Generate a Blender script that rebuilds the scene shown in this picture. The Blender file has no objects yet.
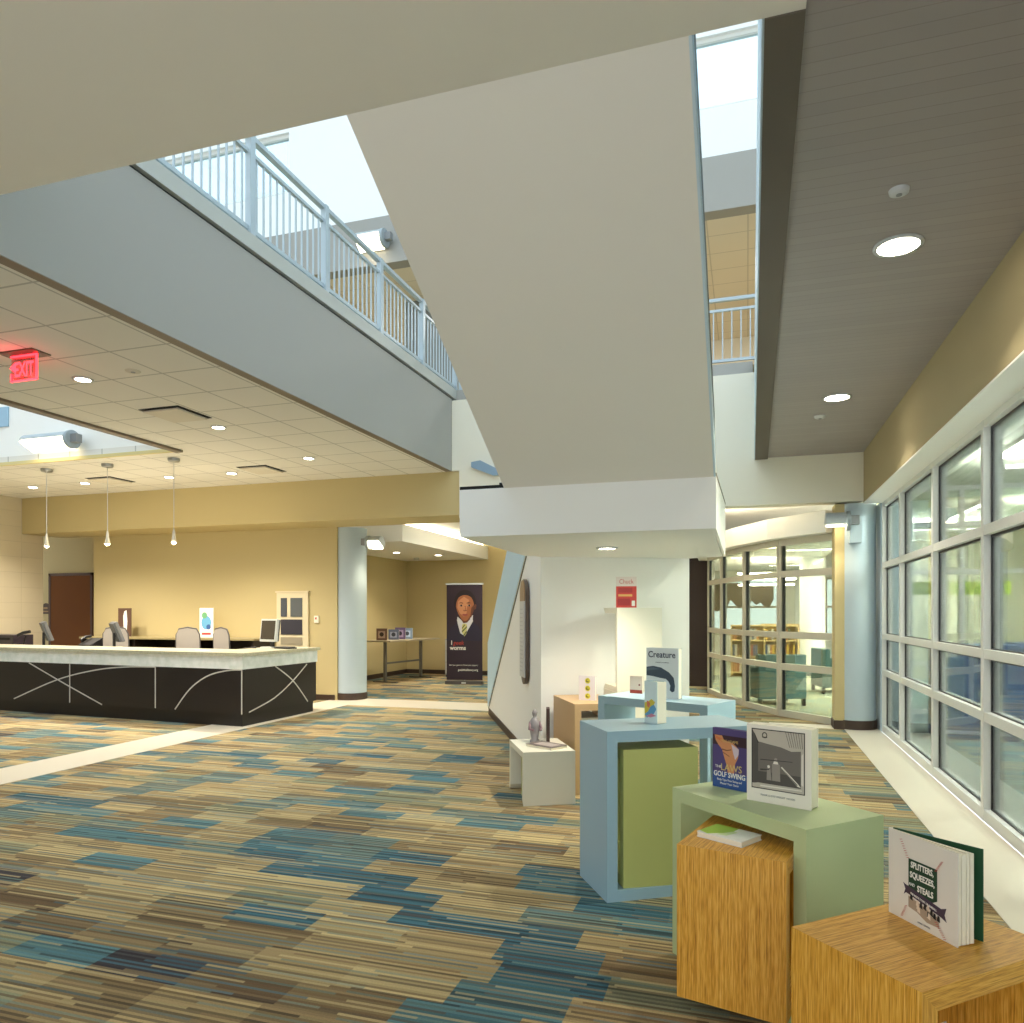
import bpy, bmesh, math, random
from mathutils import Vector, Matrix
R = math.radians
rnd = random.Random(7)
S = bpy.context.scene
COL = S.collection

# ------------------------------------------------------------------ helpers
def lin(c):
    return tuple(((x/255)/12.92 if x/255 <= .04045 else ((x/255+.055)/1.055)**2.4) for x in c) + (1.0,)

MATS = {}
def mat(name, rgb, rough=.5, metal=0.0, bump=0.0, bscale=200., emit=None, estr=0., spec=.5):
    if name in MATS: return MATS[name]
    m = bpy.data.materials.new(name); m.use_nodes = True
    nt = m.node_tree; b = nt.nodes['Principled BSDF']
    b.inputs['Base Color'].default_value = lin(rgb)
    b.inputs['Roughness'].default_value = rough
    b.inputs['Metallic'].default_value = metal
    b.inputs['Specular IOR Level'].default_value = spec
    if bump:
        tc = nt.nodes.new('ShaderNodeTexCoord'); n = nt.nodes.new('ShaderNodeTexNoise'); bp = nt.nodes.new('ShaderNodeBump')
        n.inputs['Scale'].default_value = bscale; n.inputs['Detail'].default_value = 3
        bp.inputs['Strength'].default_value = bump; bp.inputs['Distance'].default_value = .002
        nt.links.new(tc.outputs['Object'], n.inputs['Vector']); nt.links.new(n.outputs['Fac'], bp.inputs['Height'])
        nt.links.new(bp.outputs['Normal'], b.inputs['Normal'])
    if emit:
        b.inputs['Emission Color'].default_value = lin(emit); b.inputs['Emission Strength'].default_value = estr
    MATS[name] = m
    return m

class NB:
    """tiny node builder"""
    def __init__(s, name):
        s.m = bpy.data.materials.new(name); s.m.use_nodes = True; s.nt = s.m.node_tree
        s.b = s.nt.nodes['Principled BSDF']; MATS[name] = s.m
    def n(s, t, **k):
        x = s.nt.nodes.new(t)
        for a, v in k.items(): setattr(x, a, v)
        return x
    def l(s, a, b): s.nt.links.new(a, b)
    def math(s, op, a, b=None, c=None):
        x = s.n('ShaderNodeMath', operation=op)
        for i, v in enumerate((a, b, c)):
            if v is None: continue
            if isinstance(v, (int, float)): x.inputs[i].default_value = v
            else: s.l(v, x.inputs[i])
        return x.outputs[0]
    def comb(s, a, b, c=0.0):
        x = s.n('ShaderNodeCombineXYZ')
        for i, v in enumerate((a, b, c)):
            if isinstance(v, (int, float)): x.inputs[i].default_value = v
            else: s.l(v, x.inputs[i])
        return x.outputs[0]
    def white(s, vec):
        x = s.n('ShaderNodeTexWhiteNoise', noise_dimensions='3D'); s.l(vec, x.inputs['Vector']); return x.outputs['Value']
    def ramp(s, fac, stops, interp='CONSTANT'):
        x = s.n('ShaderNodeValToRGB'); cr = x.color_ramp; cr.interpolation = interp
        while len(cr.elements) < len(stops): cr.elements.new(.5)
        for e, (p, c) in zip(cr.elements, stops): e.position = p; e.color = lin(c)
        s.l(fac, x.inputs['Fac']); return x.outputs['Color']
    def mix(s, fac, a, b, blend='MIX'):
        x = s.n('ShaderNodeMix', data_type='RGBA', blend_type=blend)
        for i, v in ((0, fac), (6, a), (7, b)):
            if isinstance(v, (int, float)): x.inputs[i].default_value = v
            elif isinstance(v, tuple): x.inputs[i].default_value = v
            else: s.l(v, x.inputs[i])
        return x.outputs[2]

def carpet_mat(name, stops, lines):
    k = NB(name)
    tc = k.n('ShaderNodeTexCoord'); sp = k.n('ShaderNodeSeparateXYZ'); k.l(tc.outputs['Object'], sp.inputs[0])
    x, y = sp.outputs[0], sp.outputs[1]
    row = k.math('FLOOR', k.math('DIVIDE', y, .215))
    sh = k.white(k.comb(row, 3.3))
    cx = k.math('FLOOR', k.math('ADD', k.math('DIVIDE', x, .5), k.math('MULTIPLY', sh, .8)))
    low = k.n('ShaderNodeTexNoise'); low.inputs['Scale'].default_value = 1.1; low.inputs['Detail'].default_value = 1
    k.l(k.comb(k.math('MULTIPLY', cx, .5), k.math('MULTIPLY', row, .215), 4.2), low.inputs['Vector'])
    p = k.math('ADD', k.math('MULTIPLY', k.white(k.comb(cx, row, 1.7)), .62), k.math('MULTIPLY', k.math('SUBTRACT', low.outputs['Fac'], .28), .86))
    pc = k.ramp(p, stops)
    ln = k.math('FLOOR', k.math('DIVIDE', y, .0165))
    seg = k.math('FLOOR', k.math('ADD', k.math('DIVIDE', x, .25), k.math('MULTIPLY', k.white(k.comb(ln, 8.1)), 1.0)))
    q = k.white(k.comb(ln, k.math('FLOOR', k.math('DIVIDE', seg, 2.0)), 5.5))
    lc = k.ramp(q, lines)
    alt = k.math('FRACT', k.math('MULTIPLY', ln, .5))
    par = k.math('MULTIPLY', k.math('MAXIMUM', k.math('MULTIPLY', alt, 2.0), k.math('GREATER_THAN', k.white(k.comb(ln, cx, 2.2)), .8)), .58)
    c1 = k.mix(par, pc, lc)
    v = k.math('ADD', .68, k.math('MULTIPLY', k.white(k.comb(ln, 2.0, 9.0)), .5))
    c2 = k.mix(1.0, c1, k.comb(v, v, v), 'MULTIPLY')
    ns = k.n('ShaderNodeTexNoise'); ns.inputs['Scale'].default_value = 170; ns.inputs['Detail'].default_value = 2
    k.l(tc.outputs['Object'], ns.inputs['Vector'])
    nv = k.math('ADD', .58, k.math('MULTIPLY', ns.outputs['Fac'], .9))
    c3 = k.mix(1.0, c2, k.comb(nv, nv, nv), 'MULTIPLY')
    k.l(c3, k.b.inputs['Base Color'])
    bp = k.n('ShaderNodeBump'); bp.inputs['Strength'].default_value = .6; bp.inputs['Distance'].default_value = .004
    k.l(ns.outputs['Fac'], bp.inputs['Height']); k.l(bp.outputs['Normal'], k.b.inputs['Normal'])
    k.b.inputs['Roughness'].default_value = .95; k.b.inputs['Specular IOR Level'].default_value = .15
    return k.m

CARPET = carpet_mat('striped carpet',
    [(0, (72, 68, 70)), (.10, (118, 98, 72)), (.19, (148, 126, 90)), (.30, (180, 156, 112)), (.45, (192, 170, 124)), (.56, (144, 142, 112)),
     (.63, (114, 130, 122)), (.70, (92, 126, 130)), (.79, (70, 108, 120)), (.93, (60, 86, 96))],
    [(0, (48, 42, 44)), (.22, (98, 74, 54)), (.36, (186, 166, 122)), (.58, (140, 118, 86)), (.72, (104, 126, 118)), (.86, (72, 110, 124))])
CARPET2 = mat('grey green carpet', (160, 164, 142), .95, bump=.4, bscale=120)

def zebra_mat():
    k = NB('striped bamboo veneer')
    tc = k.n('ShaderNodeTexCoord'); mp = k.n('ShaderNodeMapping'); k.l(tc.outputs['Object'], mp.inputs['Vector'])
    attr = k.n('ShaderNodeAttribute', attribute_name='grain'); 
    sp = k.n('ShaderNodeSeparateXYZ'); k.l(attr.outputs['Vector'], sp.inputs[0])
    u, v = sp.outputs[0], sp.outputs[1]      # u across grain, v along grain
    n1 = k.n('ShaderNodeTexNoise'); n1.inputs['Scale'].default_value = 1; n1.inputs['Detail'].default_value = 4; n1.inputs['Roughness'].default_value = .7
    k.l(k.comb(k.math('MULTIPLY', u, 150.), k.math('MULTIPLY', v, 2.2), sp.outputs[2]), n1.inputs['Vector'])
    n2 = k.n('ShaderNodeTexNoise'); n2.inputs['Scale'].default_value = 1; n2.inputs['Detail'].default_value = 2
    k.l(k.comb(k.math('MULTIPLY', u, 330.), k.math('MULTIPLY', v, 14.), sp.outputs[2]), n2.inputs['Vector'])
    f = k.math('ADD', k.math('MULTIPLY', n1.outputs['Fac'], .6), k.math('MULTIPLY', n2.outputs['Fac'], .4))
    c = k.ramp(f, [(.32, (128, 78, 14)), (.42, (190, 130, 36)), (.5, (218, 158, 54)), (.6, (236, 184, 86)), (.72, (246, 208, 124))], 'LINEAR')
    k.l(c, k.b.inputs['Base Color']); k.b.inputs['Roughness'].default_value = .42
    return k.m
WOOD = zebra_mat()

def tile_mat(name, rgb, dx, dy, gap, rough=.85, line=.8, ox=0., oy=0., axes=(0, 1), vari=.0):
    k = NB(name)
    tc = k.n('ShaderNodeTexCoord'); sp = k.n('ShaderNodeSeparateXYZ'); k.l(tc.outputs['Object'], sp.inputs[0])
    def edge(o, d, off):
        fr = k.math('FRACT', k.math('DIVIDE', k.math('ADD', o, off), d))
        return k.math('LESS_THAN', fr, gap/d)
    terms = []
    if dx: terms.append(edge(sp.outputs[axes[0]], dx, ox))
    if dy: terms.append(edge(sp.outputs[axes[1]], dy, oy))
    e = terms[0] if len(terms) == 1 else k.math('MAXIMUM', terms[0], terms[1])
    base = lin(rgb); dark = tuple(c*line for c in base[:3]) + (1,)
    if vari:
        w = k.white(k.comb(k.math('FLOOR', k.math('DIVIDE', k.math('ADD', sp.outputs[axes[0]], ox), dx or 1e6)), k.math('FLOOR', k.math('DIVIDE', k.math('ADD', sp.outputs[axes[1]], oy), dy or 1e6))))
        ww = k.math('ADD', 1-vari/2, k.math('MULTIPLY', w, vari))
        bc = k.mix(1.0, base, k.comb(ww, ww, ww), 'MULTIPLY')
    else: bc = base
    k.l(k.mix(e, bc, dark), k.b.inputs['Base Color'])
    bp = k.n('ShaderNodeBump'); bp.inputs['Strength'].default_value = .5; bp.inputs['Distance'].default_value = .004; bp.invert = True
    k.l(e, bp.inputs['Height']); k.l(bp.outputs['Normal'], k.b.inputs['Normal'])
    k.b.inputs['Roughness'].default_value = rough
    return k.m

def glass_mat(name, tint, refl=1.0, rough=0.0, ior=1.5):
    k = NB(name)
    nt = k.nt; out = nt.nodes['Material Output']
    tr = k.n('ShaderNodeBsdfTransparent'); tr.inputs[0].default_value = lin(tint)
    gl = k.n('ShaderNodeBsdfGlossy'); gl.inputs['Roughness'].default_value = rough
    fr = k.n('ShaderNodeFresnel'); fr.inputs['IOR'].default_value = ior
    mx = k.n('ShaderNodeMixShader')
    k.l(k.math('MINIMUM', k.math('MULTIPLY', fr.outputs[0], refl), .95), mx.inputs[0]); k.l(tr.outputs[0], mx.inputs[1]); k.l(gl.outputs[0], mx.inputs[2])
    k.l(mx.outputs[0], out.inputs['Surface'])
    return k.m

def granite_mat(name, a, b, sc, rough=.3):
    k = NB(name); tc = k.n('ShaderNodeTexCoord'); n = k.n('ShaderNodeTexNoise'); n.inputs['Scale'].default_value = sc; n.inputs['Detail'].default_value = 6
    k.l(tc.outputs['Object'], n.inputs['Vector'])
    k.l(k.ramp(n.outputs['Fac'], [(.3, a), (.7, b)], 'LINEAR'), k.b.inputs['Base Color']); k.b.inputs['Roughness'].default_value = rough
    return k.m

class MB:
    def __init__(s): s.v = []; s.f = []; s.mi = []; s.sm = []; s.cur = 0; s.smooth = False
    def add(s, vs, fs):
        o = len(s.v); s.v += [tuple(p) for p in vs]
        for f in fs: s.f.append([i+o for i in f]); s.mi.append(s.cur); s.sm.append(s.smooth)
        return s
    def box(s, x0, x1, y0, y1, z0, z1):
        vs = [(x0,y0,z0),(x1,y0,z0),(x1,y1,z0),(x0,y1,z0),(x0,y0,z1),(x1,y0,z1),(x1,y1,z1),(x0,y1,z1)]
        return s.add(vs, [(0,3,2,1),(4,5,6,7),(0,1,5,4),(1,2,6,5),(2,3,7,6),(3,0,4,7)])
    def prism(s, poly, z0, z1):
        """vertical prism over plan polygon"""
        a = sum(poly[i][0]*poly[(i+1)%len(poly)][1]-poly[(i+1)%len(poly)][0]*poly[i][1] for i in range(len(poly)))
        if a < 0: poly = poly[::-1]
        n = len(poly)
        vs = [(p[0], p[1], z0) for p in poly] + [(p[0], p[1], z1) for p in poly]
        return s.add(vs, [tuple(range(n))[::-1], tuple(range(n, 2*n))] + [(i, (i+1)%n, n+(i+1)%n, n+i) for i in range(n)])
    def extr(s, pts3, vec):
        n = len(pts3); v = Vector(vec)
        vs = [Vector(p) for p in pts3]; vs += [p+v for p in vs]
        return s.add(vs, [tuple(range(n))[::-1], tuple(range(n, 2*n))] + [(i, (i+1)%n, n+(i+1)%n, n+i) for i in range(n)])
    def cyl(s, c, r, h, n=24, axis='Z', r2=None, cap=True):
        r2 = r if r2 is None else r2
        def P(a, rr, t):
            x, y = rr*math.cos(a), rr*math.sin(a)
            q = {'Z': (x, y, t), 'X': (t, x, y), 'Y': (y, t, x)}[axis]
            return (c[0]+q[0], c[1]+q[1], c[2]+q[2])
        A = [2*math.pi*i/n for i in range(n)]
        vs = [P(a, r, 0) for a in A] + [P(a, r2, h) for a in A]
        sm = s.smooth; s.smooth = True
        s.add(vs, [(i, (i+1)%n, n+(i+1)%n, n+i) for i in range(n)])
        s.smooth = False
        if cap:
            s.add(vs, [tuple(range(n))[::-1], tuple(range(n, 2*n))])
        s.smooth = sm
        return s
    def lathe(s, prof, c=(0,0,0), n=24, axis='Z'):
        vs = []; fs = []
        for r, t in prof:
            for i in range(n):
                a = 2*math.pi*i/n; x, y = r*math.cos(a), r*math.sin(a)
                q = {'Z': (x, y, t), 'X': (t, x, y), 'Y': (y, t, x)}[axis]
                vs.append((c[0]+q[0], c[1]+q[1], c[2]+q[2]))
        m = len(prof)
        for j in range(m-1):
            for i in range(n):
                fs.append((j*n+i, j*n+(i+1)%n, (j+1)*n+(i+1)%n, (j+1)*n+i))
        sm = s.smooth; s.smooth = True; s.add(vs, fs); s.smooth = sm
        return s
    def tube(s, path, r, n=8, closed=False):
        path = [Vector(p) for p in path]; vs = []; fs = []; m = len(path)
        for j, p in enumerate(path):
            d = (path[min(j+1, m-1)]-path[max(j-1, 0)]).normalized()
            up = Vector((0,0,1)) if abs(d.z) < .95 else Vector((1,0,0))
            a = d.cross(up).normalized(); b = d.cross(a)
            for i in range(n):
                t = 2*math.pi*i/n; vs.append(p+a*(r*math.cos(t))+b*(r*math.sin(t)))
        for j in range(m-1):
            for i in range(n): fs.append((j*n+i, j*n+(i+1)%n, (j+1)*n+(i+1)%n, (j+1)*n+i))
        sm = s.smooth; s.smooth = True; s.add(vs, fs); s.smooth = False
        s.add(vs, [tuple(range(n))[::-1], tuple(range((m-1)*n, m*n))]); s.smooth = sm
        return s
    def poly(s, pts): return s.add(pts, [tuple(range(len(pts)))])
    def build(s, name, mats, parent=None, loc=(0,0,0), rotz=0, bevel=0, rot=None):
        me = bpy.data.meshes.new(name); me.from_pydata(s.v, [], s.f)
        if not isinstance(mats, (list, tuple)): mats = [mats]
        for m in mats: me.materials.append(m)
        for p, i, q in zip(me.polygons, s.mi, s.sm): p.material_index = i; p.use_smooth = q
        bm = bmesh.new(); bm.from_mesh(me); bmesh.ops.remove_doubles(bm, verts=bm.verts, dist=1e-6) if not any(s.sm) else None
        bm.to_mesh(me); bm.free()
        me.update()
        o = bpy.data.objects.new(name, me); COL.objects.link(o)
        o.location = loc; o.rotation_euler = rot if rot else (0, 0, rotz)
        if parent: o.parent = parent
        if bevel:
            b = o.modifiers.new('edge', 'BEVEL'); b.width = bevel; b.segments = 2; b.limit_method = 'ANGLE'; b.angle_limit = R(40)
        return o

def tag(o, label, cat, group=None):
    o['label'] = label; o['category'] = cat
    if group: o['group'] = group
    return o
def thing(name, label, cat, loc=(0,0,0), rotz=0, group=None, parent=None):
    o = bpy.data.objects.new(name, None); COL.objects.link(o); o.location = loc; o.rotation_euler = (0, 0, rotz)
    o.empty_display_size = .1
    return tag(o, label, cat, group)
def struct(o, parent=None):
    o['kind'] = 'structure'; return o
def sempty(name, loc=(0,0,0), rotz=0):
    o = bpy.data.objects.new(name, None); COL.objects.link(o); o.location = loc; o.rotation_euler = (0,0,rotz); o['kind'] = 'structure'; return o
def children(o): return [c for c in bpy.data.objects if c.parent == o]
def copy_tree(o, parent=None):
    c = o.copy(); COL.objects.link(c)
    if parent: c.parent = parent
    for ch in children(o): copy_tree(ch, c)
    return c
def dup(o, label, loc, rotz=0, group=None):
    c = copy_tree(o); c.location = loc; c.rotation_euler = (0, 0, rotz); c['label'] = label
    if group: c['group'] = group
    return c

def text(body, size, m, parent, loc, rot=(R(90), 0, 0), ext=.0004, name='lettering', align='CENTER', sx=1.0, bold=0.0, shear=0.0):
    cu = bpy.data.curves.new(name, 'FONT'); cu.body = body; cu.size = size; cu.extrude = ext; cu.align_x = align; cu.align_y = 'BOTTOM_BASELINE'
    cu.offset = bold; cu.shear = shear; cu.resolution_u = 3
    t = bpy.data.objects.new('tmp', cu); COL.objects.link(t)
    bpy.context.view_layer.update()
    me = bpy.data.meshes.new_from_object(t.evaluated_get(bpy.context.evaluated_depsgraph_get()))
    bpy.data.objects.remove(t); bpy.data.curves.remove(cu)
    me.name = name; me.materials.clear(); me.materials.append(m)
    o = bpy.data.objects.new(name, me); COL.objects.link(o); o.parent = parent; o.location = loc; o.rotation_euler = rot; o.scale = (sx, 1, 1)
    return o

def lamp(kind, loc, power, color=(1, .86, .66), size=.15, spot=110, blend=.6, rot=(0, 0, 0), size_y=None):
    l = bpy.data.lights.new('lamp_light', kind); l.energy = power; l.color = color
    if kind == 'AREA':
        l.shape = 'DISK' if size_y is None else 'RECTANGLE'; l.size = size
        if size_y: l.size_y = size_y
    elif kind == 'SPOT':
        l.spot_size = R(spot); l.spot_blend = blend; l.shadow_soft_size = size
    else: l.shadow_soft_size = size
    o = bpy.data.objects.new('lamp_light', l); COL.objects.link(o); o.location = loc; o.rotation_euler = rot
    return o

# ------------------------------------------------------------------ materials
YELLOW = mat('yellow wall paint', (192, 175, 128), .8)
CREAM = mat('cream wall paint', (170, 156, 120), .8)
WHITE = mat('white wall paint', (242, 241, 236), .75)
SOFFIT = mat('warm white soffit paint', (232, 226, 214), .8)
PALEBLUE = mat('pale blue paint', (196, 214, 224), .6)
COLUMNBLUE = mat('pale blue column paint', (178, 192, 200), .6)
BULK = mat('grey blue bulkhead paint', (156, 154, 148), .6)
RAILM = mat('blue grey rail metal', (172, 186, 194), .4, .1)
DARKTRIM = mat('dark bronze trim', (122, 108, 90), .6)
BASEB = mat('dark brown skirting', (62, 46, 36), .5)
BLACK = mat('black plastic', (22, 20, 22), .4)
BLACKG = mat('black gap', (14, 14, 14), .8)
ALU = mat('silver aluminium', (206, 210, 212), .35, .5)
FRAMEM = mat('window frame paint', (218, 218, 214), .4)
FRAMEW = mat('cream window frame paint', (192, 187, 170), .45)
STEEL = mat('brushed steel', (170, 172, 172), .3, .9)
TILEW = mat('white floor tile', (222, 212, 194), .35)
TAN = mat('veneer door', (112, 68, 30), .7, spec=.2)
GREY = mat('grey plastic', (130, 132, 134), .5)
SILV = mat('silver plastic', (196, 198, 198), .4)
PAGES = mat('book pages', (238, 230, 208), .8)
LENS = mat('lit lamp lens', (255, 250, 235), .5, emit=(255, 244, 220), estr=14)
LENSB = mat('bright lit lamp lens', (255, 250, 235), .5, emit=(255, 240, 205), estr=4.5)
CEIL_L = tile_mat('ceiling tiles', (226, 222, 214), .61, .61, .02, .9, .62, ox=5.9, oy=.45)
CEIL_UP = tile_mat('upper ceiling tiles', (228, 218, 200), .61, .61, .02, .9, .75)
GREYCEIL = tile_mat('grey ceiling planks', (160, 152, 148), 0, .085, .005, .6, .8, vari=.06)
STONE = tile_mat('pale stone wall tiles', (196, 184, 158), .61, .3, .008, .5, .86, axes=(1, 2), vari=.06)
GLASS = glass_mat('window glass', (234, 242, 243), .85, ior=1.5)
GLASSC = glass_mat('clear partition glass', (240, 246, 240), .6)
GLASSR = glass_mat('skylight glass', (235, 246, 252), .4)

k = NB('frosted blue guard glass')
tr = k.n('ShaderNodeBsdfTransparent'); tr.inputs[0].default_value = lin((200, 224, 236)); df_ = k.n('ShaderNodeBsdfDiffuse'); df_.inputs[0].default_value = lin((220, 230, 236))
tl = k.n('ShaderNodeBsdfTranslucent'); tl.inputs[0].default_value = lin((214, 228, 236)); m1 = k.n('ShaderNodeMixShader'); m1.inputs[0].default_value = .4; m2 = k.n('ShaderNodeMixShader'); m2.inputs[0].default_value = .82
k.l(df_.outputs[0], m1.inputs[1]); k.l(tl.outputs[0], m1.inputs[2]); k.l(tr.outputs[0], m2.inputs[1]); k.l(m1.outputs[0], m2.inputs[2]); k.l(m2.outputs[0], k.nt.nodes['Material Output'].inputs['Surface'])
GUARD = k.m

# ------------------------------------------------------------------ camera
cam = bpy.data.cameras.new('camera'); co = bpy.data.objects.new('camera', cam); COL.objects.link(co)
cam.sensor_width = 36; cam.sensor_fit = 'HORIZONTAL'; cam.lens = 738.4*36/1024; cam.shift_y = (613-511.5)/1024
cam.clip_start = .02; cam.clip_end = 300
co.location = (0, 0, 1.6); co.rotation_euler = (R(90), 0, math.atan((747.3-512)/738.4))
S.camera = co

# ------------------------------------------------------------------ world and exposure
w = bpy.data.worlds.new('sky'); S.world = w; w.use_nodes = True
bg = w.node_tree.nodes['Background']; bg.inputs[0].default_value = (.91, .96, 1.0, 1); bg.inputs[1].default_value = 1.15
S.view_settings.view_transform = 'Standard'; S.view_settings.look = 'None'; S.view_settings.gamma = 1; S.view_settings.exposure = 1.17
S.view_settings.use_curve_mapping = False
S.cycles.use_denoising = True
S.cycles.max_bounces = 10; S.cycles.diffuse_bounces = 5; S.cycles.glossy_bounces = 4; S.cycles.transparent_max_bounces = 24

ZC = 3.87      # tile ceiling
ZR = 3.78      # plank ceiling right
# ------------------------------------------------------------------ SETTING: floors
struct(MB().box(-15.5, 1.72, -3, 18.1, -.1, 0).build('floor', CARPET))
struct(MB().box(1.86, 9, -3, 26, -.1, 0).build('floor', mat('teal grey carpet', (128, 142, 140), .95, bump=.4)))
struct(MB().box(-1.5, 1.86, 18.1, 26, -.1, 0).build('floor', CARPET2))
struct(MB().prism([(1.86, 11.42), (1.236, 11.42), (.5, 12.25), (-.02, 13.3), (-.43, 14.4), (-.72, 15.4), (-.72, 18.1), (1.86, 18.1)], -.02, .004).build('floor', CARPET2))
struct(MB().box(1.27, 1.72, -3, 11.05, 0, .005).build('floor_border', TILEW))
struct(MB().box(-7.30, -6.62, -3, 11.35, 0, .005).build('floor_border', TILEW))
struct(MB().box(-7.30, -3.7, 11.35, 12.3, 0, .005).build('floor_border', TILEW))
struct(MB().box(.3, 1.72, 11.05, 11.4, 0, .005).build('floor_border', TILEW))

# ------------------------------------------------------------------ left wing
m = MB()
m.box(-7.5, -4.61, -3, 10.999, ZC, ZC+.12)           # strip beside the bulkhead
m.box(-15, -7.5, 8.42, 11.0, ZC, ZC+.12)          # over the desk
m.box(-15, -7.5, -3, 3.0, ZC, ZC+.12)
struct(m.build('ceiling', CEIL_L))
struct(MB().box(-7.62, -7.5, 3.0, 8.42, ZC-.03, ZC+.04).build('trim_1', DARKTRIM))
m = MB(); m.box(-15, -7.5, 8.42, 8.5, ZC+.12, 5.0); m.box(-7.5, -7.4, 3.0, 8.5, ZC+.12, 5.0); m.box(-15, -7.4, 2.9, 3.0, ZC+.12, 5.0)
struct(m.build('wall_light_well', WHITE))
struct(MB().box(-15, -7.5, 8.38, 8.42, ZC-.02, ZC+.03).build('trim_2', mat('pale yellow trim', (216, 200, 140), .7)))
struct(MB().box(-13.95, -13.7, 2.5, 11.46, 0, ZC).build('wall_left', STONE))
struct(MB().box(-16.5, -12.0, 12.6, 12.8, 0, ZC).build('wall_recess', YELLOW))
struct(MB().box(-12.85, -7.15, 11.9, 12.1, 0, ZC).build('wall_back', YELLOW))
struct(MB().box(-13.7, -4.38, 11.0, 11.9, 3.17, ZC).build('wall_beam', YELLOW))
struct(MB().box(-12.85, -7.2, 11.88, 11.9, 0, .1).build('baseboard_back', BASEB))
struct(MB().box(-16.5, -12.85, 11.0, 12.8, ZC, ZC+.1).box(-15, -13.7, 11.0, 11.46, ZC-.0, ZC+.1).build('ceiling', CEIL_L))
struct(MB().box(-16.6, -16.5, 11, 12.8, 0, ZC).build('wall_recess_side', YELLOW))
# door in recess
d = sempty('door_1', (-14.79, 12.58, 0))
MB().box(0, 1.13, -.02, .02, 0, 2.42).build('door_leaf', TAN, d)
MB().box(-.06, 0, -.03, .02, 0, 2.48).box(1.13, 1.19, -.03, .02, 0, 2.48).box(-.06, 1.19, -.03, .02, 2.42, 2.48).build('door_frame', mat('dark door frame', (84, 56, 34), .5), d)
MB().tube([(1.05, -.03, 1.0), (1.05, -.07, 1.0), (.94, -.07, 1.0)], .011).build('door_handle', STEEL, d)
# bulkhead
struct(MB().box(-4.60, -4.505, -3, 10.965, ZC, 5.02).box(-4.75, -4.60, -3, 10.965, ZC+.13, 5.02).build('wall_bulkhead', BULK))
struct(MB().box(-4.61, -4.505, -3, 10.965, ZC-.006, ZC-.0005).build('trim_3', DARKTRIM))
struct(MB().box(-4.7, -4.53, -3, 11.2, 5.02, 5.05).build('trim_4', BLACKG))
struct(MB().box(-4.75, -4.48, -3, 11.2, 5.05, 5.2).build('trim_5', mat('balcony edge paint', (176, 178, 172), .5)))

# column left
def column(x, y, r, h, name='column'):
    c = sempty('column', (x, y, 0))
    MB().cyl((0,0,0), r, h, 40).build('column_shaft', COLUMNBLUE, c)
    MB().cyl((0,0,0), r+.012, .13, 40).build('column_base', BASEB, c)
    return c
column(-7.06, 12.22, .30, 3.17)
column(1.43, 11.28, .27, 3.1)
struct(MB().box(1.715, 2.0, 11.0, 11.7, 0, 3.1).build('wall_light_stop', COLUMNBLUE))  # added block, keeps light from beyond the glass off the column

# ------------------------------------------------------------------ alcove behind the column
struct(MB().box(-8.85, -8.65, 12.1, 18.1, 0, ZC).build('wall_alcove_left', YELLOW))
struct(MB().box(-8.65, -1.2, 17.9, 18.1, 0, ZC).build('wall_alcove_back', YELLOW))
struct(MB().box(-8.85, -1.2, 11.9, 18.1, 3.44, 3.54).build('ceiling', WHITE))
struct(MB().prism([(-8.65, 13.2), (-6.3, 12.85), (-6.35, 17.9), (-8.65, 17.9)], 2.98, 3.31).build('ceiling_dropped', WHITE))
struct(MB().box(-8.65, -8.63, 12.1, 17.9, 0, .11).build('baseboard_alcove_left', BASEB))
struct(MB().box(-8.65, -1.2, 17.88, 17.9, 0, .11).build('baseboard_alcove_back', BASEB))
struct(MB().box(-1.25, -.74, 16.6, 18.1, 0, 3.3).build('wall_dark_panel', mat('dark brown panel', (48, 30, 24), .5)))
lamp('AREA', (-6.9, 15.2, 3.32), 40, (1, .92, .76), .8, size_y=4.0, rot=(R(180), 0, 0)); lamp('AREA', (-4.5, 14.5, 3.40), 60, (1, .92, .78), .6, size_y=2.0)
struct(MB().box(-6.42, -6.38, 13.2, 17.6, 3.311, 3.34).build('trim_6', mat('cove strip lamp', (255, 240, 210), emit=(255, 236, 200), estr=6)))

# ------------------------------------------------------------------ bridge, stair and mid landing
struct(MB().prism([(-4.47, -3), (.20, -3), (.20, 2.84), (-4.47, 2.84)], 3.765, 5.0).build('ceiling_bridge', SOFFIT))
m = MB(); m.extr([(-1.66, 2.84, 3.765), (-1.66, 5.02, 2.495), (-1.66, 5.7, 2.495), (-1.66, 5.02, 2.9), (-1.66, 2.84, 4.2)], (1.45, 0, 0))
struct(m.build('ceiling_stair_soffit', SOFFIT))
def strip(o0, o1): return [(2.84, 3.765+o0), (5.02, 2.495+o0), (5.02, 2.495+o1), (2.84, 3.765+o1)]
struct(MB().extr([(-.21, a, b) for a, b in strip(0, .15)], (.012, 0, 0)).build('trim_7', PALEBLUE))
struct(MB().extr([(-.21, a, b) for a, b in strip(.15, .42)], (.006, 0, 0)).build('trim_8', mat('dark stair shadow gap', (70, 78, 80), .5)))  # dark band coloured in for the shadow gap along the stair side
LAND = [(-2.0, 5.02), (-.215, 5.02), (-.235, 7.54), (-.556, 7.714), (-1.94, 7.06), (-2.06, 6.86)]
struct(MB().prism(LAND, 2.155, 2.497).build('ceiling_mid_landing', WHITE))
struct(MB().extr([(-.215, 5.02, 2.155), (-.225, 7.54, 2.155), (-.225, 7.54, 2.66), (-.215, 5.02, 2.5)], (.02, 0, 0)).build('wall_landing_side', WHITE))
struct(MB().extr([(-.215, 5.02, 2.5), (-.225, 7.54, 2.66), (-.225, 7.54, 2.68), (-.215, 5.02, 2.52)], (.022, 0, 0)).build('trim_9', DARKTRIM))
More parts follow.
